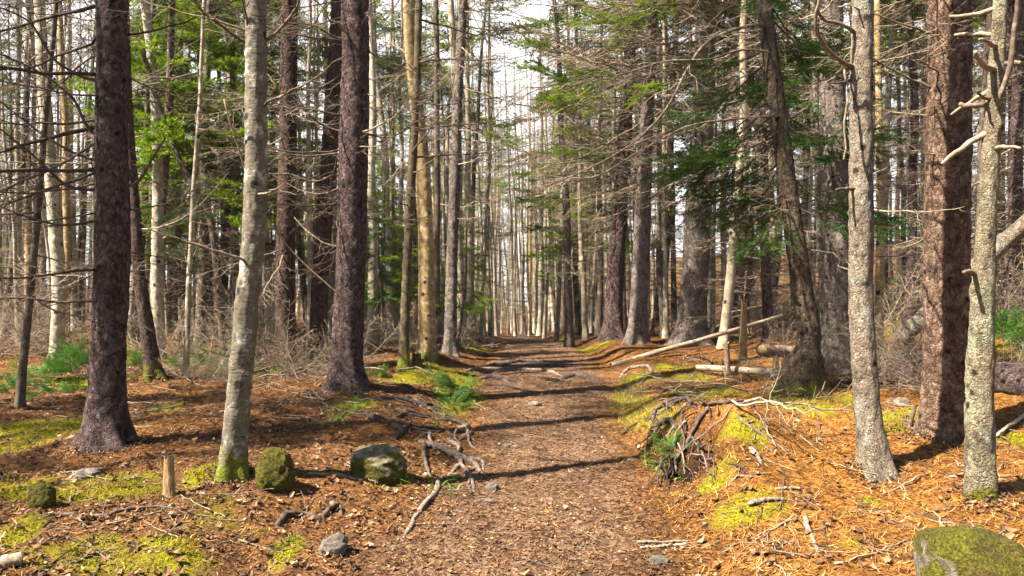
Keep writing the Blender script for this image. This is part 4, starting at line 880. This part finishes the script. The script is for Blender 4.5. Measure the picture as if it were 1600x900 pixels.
for k in range(28):
    px, py = r.uniform(1020, 1115), r.uniform(632, 750); dx, dy = r.uniform(-30, 25), r.uniform(10, 45)
    root_mesh([(px, py, .07), (px + dx * .5 + r.uniform(-8, 8), py + dy * .5, r.uniform(.04, .10)), (px + dx, py + dy, .01)], r.uniform(.004, .011), .003, ('root_dark', 'root')[k % 3 == 0], rt, seed=90 + k, n=14, sides=6)

# ------------------------------------------------------------------ logs, stumps, snags, stakes
def log(name, label, cat, A, B, r0, r1, mat, seed=0, endmat='split', sag=0.0, parent=None):
    A, B = np.array(A), np.array(B); n = 40; P = np.array([A + (B - A) * t for t in np.linspace(0, 1, n)]); P[:, 2] -= sag * np.sin(np.linspace(0, np.pi, n))
    P = P + .25 * r0 * np.stack([fbm(np.arange(n) * .15 + seed, 0 * P[:, 0] + k * 7, seed) for k in range(3)], -1)
    b = P[0].copy(); mb = MB(); tube(mb, P - b, np.linspace(r0, r1, n), 16, lump=.16, seed=seed, cap=False)
    root = empty(name, b, label, cat); mb.build('bark', M[mat], root)
    for q, s in ((P[0], 1), (P[-1], -1)):
        dv = (P[1] - P[0]) if s == 1 else (P[-1] - P[-2]); dv = dv / np.linalg.norm(dv); e = MB(); rr = (r0 if s == 1 else r1) * .97
        tube(e, [q - b + dv * s * .012, q - b + dv * s * .03], [rr, rr * .9], 16); e.build('cut_end', M[endmat], root)
    return root
g = at(955, 575); e = P3(1222, 493, g[1] + .9)
log('fallen_pole', 'long thin pale fallen trunk propped slantwise at the right of the path', 'fallen log', g + [0, 0, .03], e, .042, .026, 'twig_pale', 3)
g = at(1090, 580); g2 = at(1232, 590)
log('fallen_log', 'whitish birch log lying in front of the broken snag', 'fallen log', g + [0, 0, .05], g2 + [0, 0, .05], .04, .045, 'pole', 4, 'log')
g = at(1215, 585); log('fallen_log', 'short brown log with pale sawn end beside the stump foot', 'fallen log', P3(1190, 546, g[1]), P3(1275, 556, g[1] + .6), .075, .07, 'log', 5)
g = at(1440, 600); log('fallen_log', 'pale birch log leaning up behind the massive scaly trunk', 'fallen log', P3(1406, 530, 6.7), P3(1680, 276, 6.3), .075, .065, 'fir_pale', 6, 'log')
g = at(1395, 612); g2 = at(1800, 660); log('fallen_log', 'big dark fallen trunk lying in shade behind the right hand trunks', 'fallen log', g + [0, .5, .12], g2 + [0, .6, .16], .12, .17, 'spruce_red', 7, 'log')
g = at(1380, 590); g2 = at(1520, 560); log('fallen_log', 'reddish fallen log behind the brush heap', 'fallen log', g + [0, 0, .12], g2 + [0, 0, .12], .08, .07, 'log', 8)
g = at(-30, 893); g2 = at(36, 882); log('fallen_log', 'pale tan log end at the lower left corner', 'fallen log', g + [0, 0, .02], g2 + [0, 0, .03], .032, .030, 'twig_pale', 9)
g = at(0, 700, .05)
def snag(label, base, top_px, r0, r1, mat, seed, name='broken_snag', cat='dead trunk', jag=.12, moss=False):
    r = np.random.default_rng(seed); b = at(*base); tp = P3(*top_px, b[1]); n = 30; S = 18
    P = np.array([b + (tp - b) * t for t in np.linspace(-.05, 1, n)]); th = np.arange(S) * 2 * np.pi / S
    R = np.linspace(r0, r1, n) * (1 + .5 * np.exp(-np.linspace(0, 8, n)))
    TH, KK = np.meshgrid(th, np.arange(n)); RR = R[:, None] * (1 + .22 * fbm(np.cos(TH) * 2 + seed, np.sin(TH) * 2, KK * .12, 3))
    V = np.stack([P[:, 0:1] + RR * np.cos(TH), P[:, 1:2] + RR * np.sin(TH), P[:, 2:3] + 0 * TH], -1)
    Lh = tp[2] - b[2]; cut = 1 - jag * (1 + vnoise(np.cos(th) * 1.5 + seed, np.sin(th) * 1.5)) - jag * .6 * r.random(S)
    zmax = b[2] + Lh * cut; V[..., 2] = np.minimum(V[..., 2], zmax[None, :]); V = V.reshape(-1, 3) - b
    i = np.arange(n - 1)[:, None] * S; j = np.arange(S)[None]; j2 = (j + 1) % S
    c = len(V); V = np.concatenate([V, [[*(tp - b)[:2], Lh * (1 - jag * 2.2)]]]); jj = np.arange(S)
    mb = MB(); mb.add(V, np.stack([i + j, i + j2, i + S + j2, i + S + j], -1).reshape(-1, 4), np.stack([np.full(S, c), (n - 1) * S + jj, (n - 1) * S + (jj + 1) % S], -1))
    o = mb.build(name, M[mat], smooth=False); o.location = b; return tag(o, label, cat)
snag('split yellow wood stake standing upright on moss at lower left', (264, 774), (265, 700), .034, .024, 'split', 1, 'wood_stake', 'stake', .14)
snag('tall pale splintered snag behind the propped fallen pole', (1160, 562), (1163, 462), .055, .038, 'split', 2, jag=.10)
snag('short dark upright stub in front of the birch log', (1137, 588), (1135, 532), .034, .030, 'log', 3, 'dead_stub', jag=.05)
snag('low broken stub just left of the stump foot', (1212, 588), (1212, 552), .04, .03, 'log', 4, 'dead_stub', jag=.1)
snag('thin grey leaning dead stick behind the stump foot', (1280, 560), (1246, 478), .014, .008, 'twig_pale', 5, 'dead_stick', 'stick', .03)
snag('small rotten stump beside the yellow birch foot', (652, 572), (650, 548), .07, .05, 'spruce_moss', 6, 'rotten_stump', 'stump', .15)
snag('dark low rotten stump behind the thick reddish spruce', (598, 590), (596, 566), .06, .04, 'spruce_moss', 7, 'rotten_stump', 'stump', .2)
snag('dark upright stub in front of the shaded trunks at far right', (1420, 668), (1432, 628), .02, .012, 'twig_dark', 8, 'dead_stub', jag=.1)

# ------------------------------------------------------------------ rocks
def rock(name, label, px, py, w, h, mat, seed, cat='rock', flat=1.0, depth=.8, group=None, sink=.25):
    """px, py: middle of the foot; w, h: size in the photograph"""
    bpyb = at(px, py); D = bpyb[1]; a = w / 2 * D / F; hh = h * D / F
    import bmesh
    bm = bmesh.new(); bmesh.ops.create_icosphere(bm, subdivisions=5, radius=1)
    co = np.array([v.co for v in bm.verts]); n1 = fbm(co[:, 0] * 1.3 + seed, co[:, 1] * 1.3, co[:, 2] * 1.3 + seed, 3); n2 = fbm(co[:, 0] * 6 + seed, co[:, 1] * 6, co[:, 2] * 6, 3)
    q = np.sign(co) * np.abs(co) ** .88
    s = (1 + .32 * n1 + .08 * n2)[:, None] * q
    s = s * np.array([a * .95, a * depth, hh * (1 / (1 + (1 - sink))) * 1.05]) ; s[:, 2] += hh * .42
    for vtx, c in zip(bm.verts, s): vtx.co = c
    me = bpy.data.meshes.new(name); bm.to_mesh(me); bm.free(); me.materials.append(M[mat])
    for p in me.polygons: p.use_smooth = True
    o = bpy.data.objects.new(name, me); COL.objects.link(o); o.location = bpyb + np.array([0, a * depth * .6, -.02]); o.rotation_euler = (0, 0, seed * .7 % .6 - .3)
    return tag(o, label, cat, group)
rock('mossy_boulder', 'grey boulder with green moss around its foot left of the path', 588, 752, 92, 54, 'rock_mossy', 3, 'boulder')
rock('mossy_hummock', 'round stump like hummock wholly covered in dark green moss', 426, 768, 62, 66, 'moss_all', 5, 'boulder')
rock('mossy_boulder', 'moss capped grey boulder cut off at the lower right corner', 1552, 1010, 178, 172, 'rock_cap', 8, 'boulder', depth=1.0)
rock('mossy_stone', 'small dark pointed mossy stone at the lower left', 60, 794, 40, 42, 'moss_all', 9, 'stone')
rock('stone', 'flat grey stone below the leftmost thick trunk', 132, 748, 44, 18, 'rock', 11, 'stone')
rock('stone', 'pale brown angular stone on bare soil at the lower left of the path', 520, 867, 46, 32, 'rock', 12, 'stone')
rock('stone', 'small rounded tan stone at the left edge of the path', 770, 767, 20, 16, 'rock', 13, 'stone')
rock('stone', 'flat grey stone in the middle of the path', 836, 634, 22, 9, 'rock', 14, 'stone')
rock('stone', 'flat pale stone at the right edge of the path', 986, 720, 26, 7, 'rock', 15, 'stone')
rock('stone', 'pale stone half sunk in the path near the lower right', 1032, 880, 34, 14, 'rock', 16, 'stone')
rock('stone', 'small tan stone at the foot of the brush heap on the right', 1410, 634, 26, 15, 'rock', 17, 'stone')
rock('stone', 'little grey stone on the path left of its middle', 700, 862, 14, 8, 'rock', 18, 'stone')
rock('stone', 'small stone beside the path below the curled root', 790, 700, 14, 9, 'rock', 19, 'stone')
r = np.random.default_rng(5)
for k in range(26):
    py = r.uniform(640, 890); w_ = (py - 400) / 500 * 230; px = 850 + r.uniform(-1, 1) * w_ * .9
    s = r.uniform(5, 13); rock('pebble', 'tiny pebble or wood chip lying on the trodden path', px, py, s, s * .55, 'rock', 30 + k, 'pebble', group='pebbles on the path')

# ------------------------------------------------------------------ fallen twigs
TG = [dead_branch(800 + k, .55, .02, .03, .006, (2, 4, 0, 6, 3, 5)[k], False, 5, 1.1, .12).mesh('fallen_twig', [M[('twig', 'twig_pale', 'twig_pale', 'twig_dark', 'root', 'twig')[k]]]) for k in range(6)]
def twig(px, py, s, label, group, rz=None):
    p = at(px, py, .012); o = bpy.data.objects.new('fallen_twig', TG[random.randrange(6)]); COL.objects.link(o)
    e = .15; gx_ = float(H(p[0] + e, p[1]) - H(p[0] - e, p[1])) / (2 * e); gy_ = float(H(p[0], p[1] + e) - H(p[0], p[1] - e)) / (2 * e)
    nrm = Vector((-gx_, -gy_, 1)).normalized(); q = Vector((0, 0, 1)).rotation_difference(nrm)
    o.location = p; o.rotation_mode = 'QUATERNION'; o.rotation_quaternion = q @ Euler((random.uniform(-.3, .3), 0, random.uniform(0, 6.28) if rz is None else rz)).to_quaternion(); o.scale = (s, s, s); tag(o, label, 'twig', group)
for k in range(75): twig(random.uniform(1120, 1600), random.uniform(640, 890), random.uniform(.35, 1.0), 'thin bare twig on the orange needles right of the path', 'twigs on the right needle floor')
for k in range(70): twig(random.uniform(0, 560), random.uniform(600, 890), random.uniform(.35, 1.0), 'thin bare twig on leaves and moss left of the path', 'twigs on the left floor')
for k in range(26): twig(random.uniform(640, 1010), random.uniform(640, 890), random.uniform(.25, .5), 'short thin twig lying on the trodden path', 'twigs on the path')
for k in range(110): twig(random.uniform(0, 560), 570 + 75 * random.random() ** 1.3, random.uniform(.5, 1.3), 'dead twig on the brown floor between the trunks left of the path', 'twigs between the left trunks')
for k in range(40): twig(random.uniform(420, 740), random.uniform(590, 660), random.uniform(.4, .9), 'twig lying between roots below the thick reddish spruce', 'twigs below the reddish spruce')
for k in range(60): twig(random.uniform(970, 1340), random.uniform(560, 645), random.uniform(.4, 1.1), 'dead twig on the bank between the root tangle and the stump foot', 'twigs on the right bank')
DFALL = [dead_branch(830 + k, 1.5, .02, .06, .016, 9, True, 6, 1.2, .12).mesh('fallen_limb', [M[('twig', 'twig_pale', 'limb', 'root')[k]]]) for k in range(4)]
for k in range(22):
    px, py = (random.uniform(1090, 1440), random.uniform(560, 640)) if k < 15 else (random.uniform(380, 640), random.uniform(560, 600))
    p = at(px, py, .03); o = bpy.data.objects.new('fallen_limb', DFALL[k % 4]); COL.objects.link(o); o.location = p; o.rotation_euler = (random.uniform(0, 6), random.uniform(-.12, .02), random.uniform(0, 6.28)); q_ = random.uniform(.4, .9); o.scale = (q_, q_, q_)
    tag(o, 'dead limb with side twigs lying between the trunks right of the path' if k < 15 else 'dead limb with side twigs lying behind the thick reddish spruce', 'branch', 'fallen limbs at the right' if k < 15 else 'fallen limbs at the left')
lone('fallen_branch', 'grey curved branch standing half buried at the lower right', 'branch', [(1258,815,.05),(1264,832,.03),(1272,850,.02),(1280,866,.0)], .014, .010, 'root', 201)
lone('fallen_branch', 'pale peeled stick on needles in front of the flaky fir', 'branch', [(1480,748,.01),(1500,744,.02),(1514,738,.02)], .010, .008, 'twig_pale', 202)
lone('fallen_branch', 'pale straight stick at the right edge behind the lichen trunk', 'branch', [(1556,684,.03),(1580,672,.08),(1610,655,.12)], .012, .010, 'twig_pale', 203)
lone('fallen_branch', 'brown stick lying across the lower right edge of the path', 'branch', [(995,848,.01),(1030,850,.02),(1075,846,.01)], .009, .006, 'twig', 204)
lone('fallen_branch', 'second brown stick across the lower right edge, just below another', 'branch', [(1000,858,.01),(1040,856,.02),(1072,852,.01)], .008, .006, 'twig', 205)
lone('fallen_branch', 'grey stick with side twigs on the mossy patch right of the path', 'branch', [(1170,792,.03),(1195,788,.04),(1224,782,.02)], .014, .010, 'root', 206)
lone('fallen_branch', 'pale stick lying flat on needles right of the mossy patch', 'branch', [(1210,766,.01),(1230,765,.015),(1250,765,.01)], .009, .008, 'twig_pale', 207)
# ------------------------------------------------------------------ pale air between the trees
X0, X1 = float(XX.min()) - 2, float(XX.max()) + 2; Z0, Z1 = float(HH.min()) - 1, float(HH.max()) + 20
hb_ = MB(); hv = np.array([(x, y, z) for x in (X0, X1) for y in (-33, 153) for z in (Z0, Z1)])
hb_.add(hv, [[0, 1, 3, 2], [4, 6, 7, 5], [0, 4, 5, 1], [2, 3, 7, 6], [0, 2, 6, 4], [1, 5, 7, 3]])
hm = bpy.data.materials.new('haze'); hm.use_nodes = True; hm.node_tree.nodes.clear()
ho = hm.node_tree.nodes.new('ShaderNodeOutputMaterial'); pv = hm.node_tree.nodes.new('ShaderNodeVolumePrincipled')
pv.inputs['Color'].default_value = (.95, .96, .97, 1); pv.inputs['Density'].default_value = HAZE; pv.inputs['Anisotropy'].default_value = 0.0
hm.node_tree.links.new(pv.outputs[0], ho.inputs['Volume'])
hz = hb_.build('haze', hm, smooth=False); tag(hz, 'pale bright air that fades the far end of the path', 'haze', kind='stuff')
from collections import Counter
print('kinds', Counter(o.name.split('.')[0] for o in bpy.data.objects if o.type == 'EMPTY'))
print('trees', NTREE, 'objects', len(bpy.data.objects))
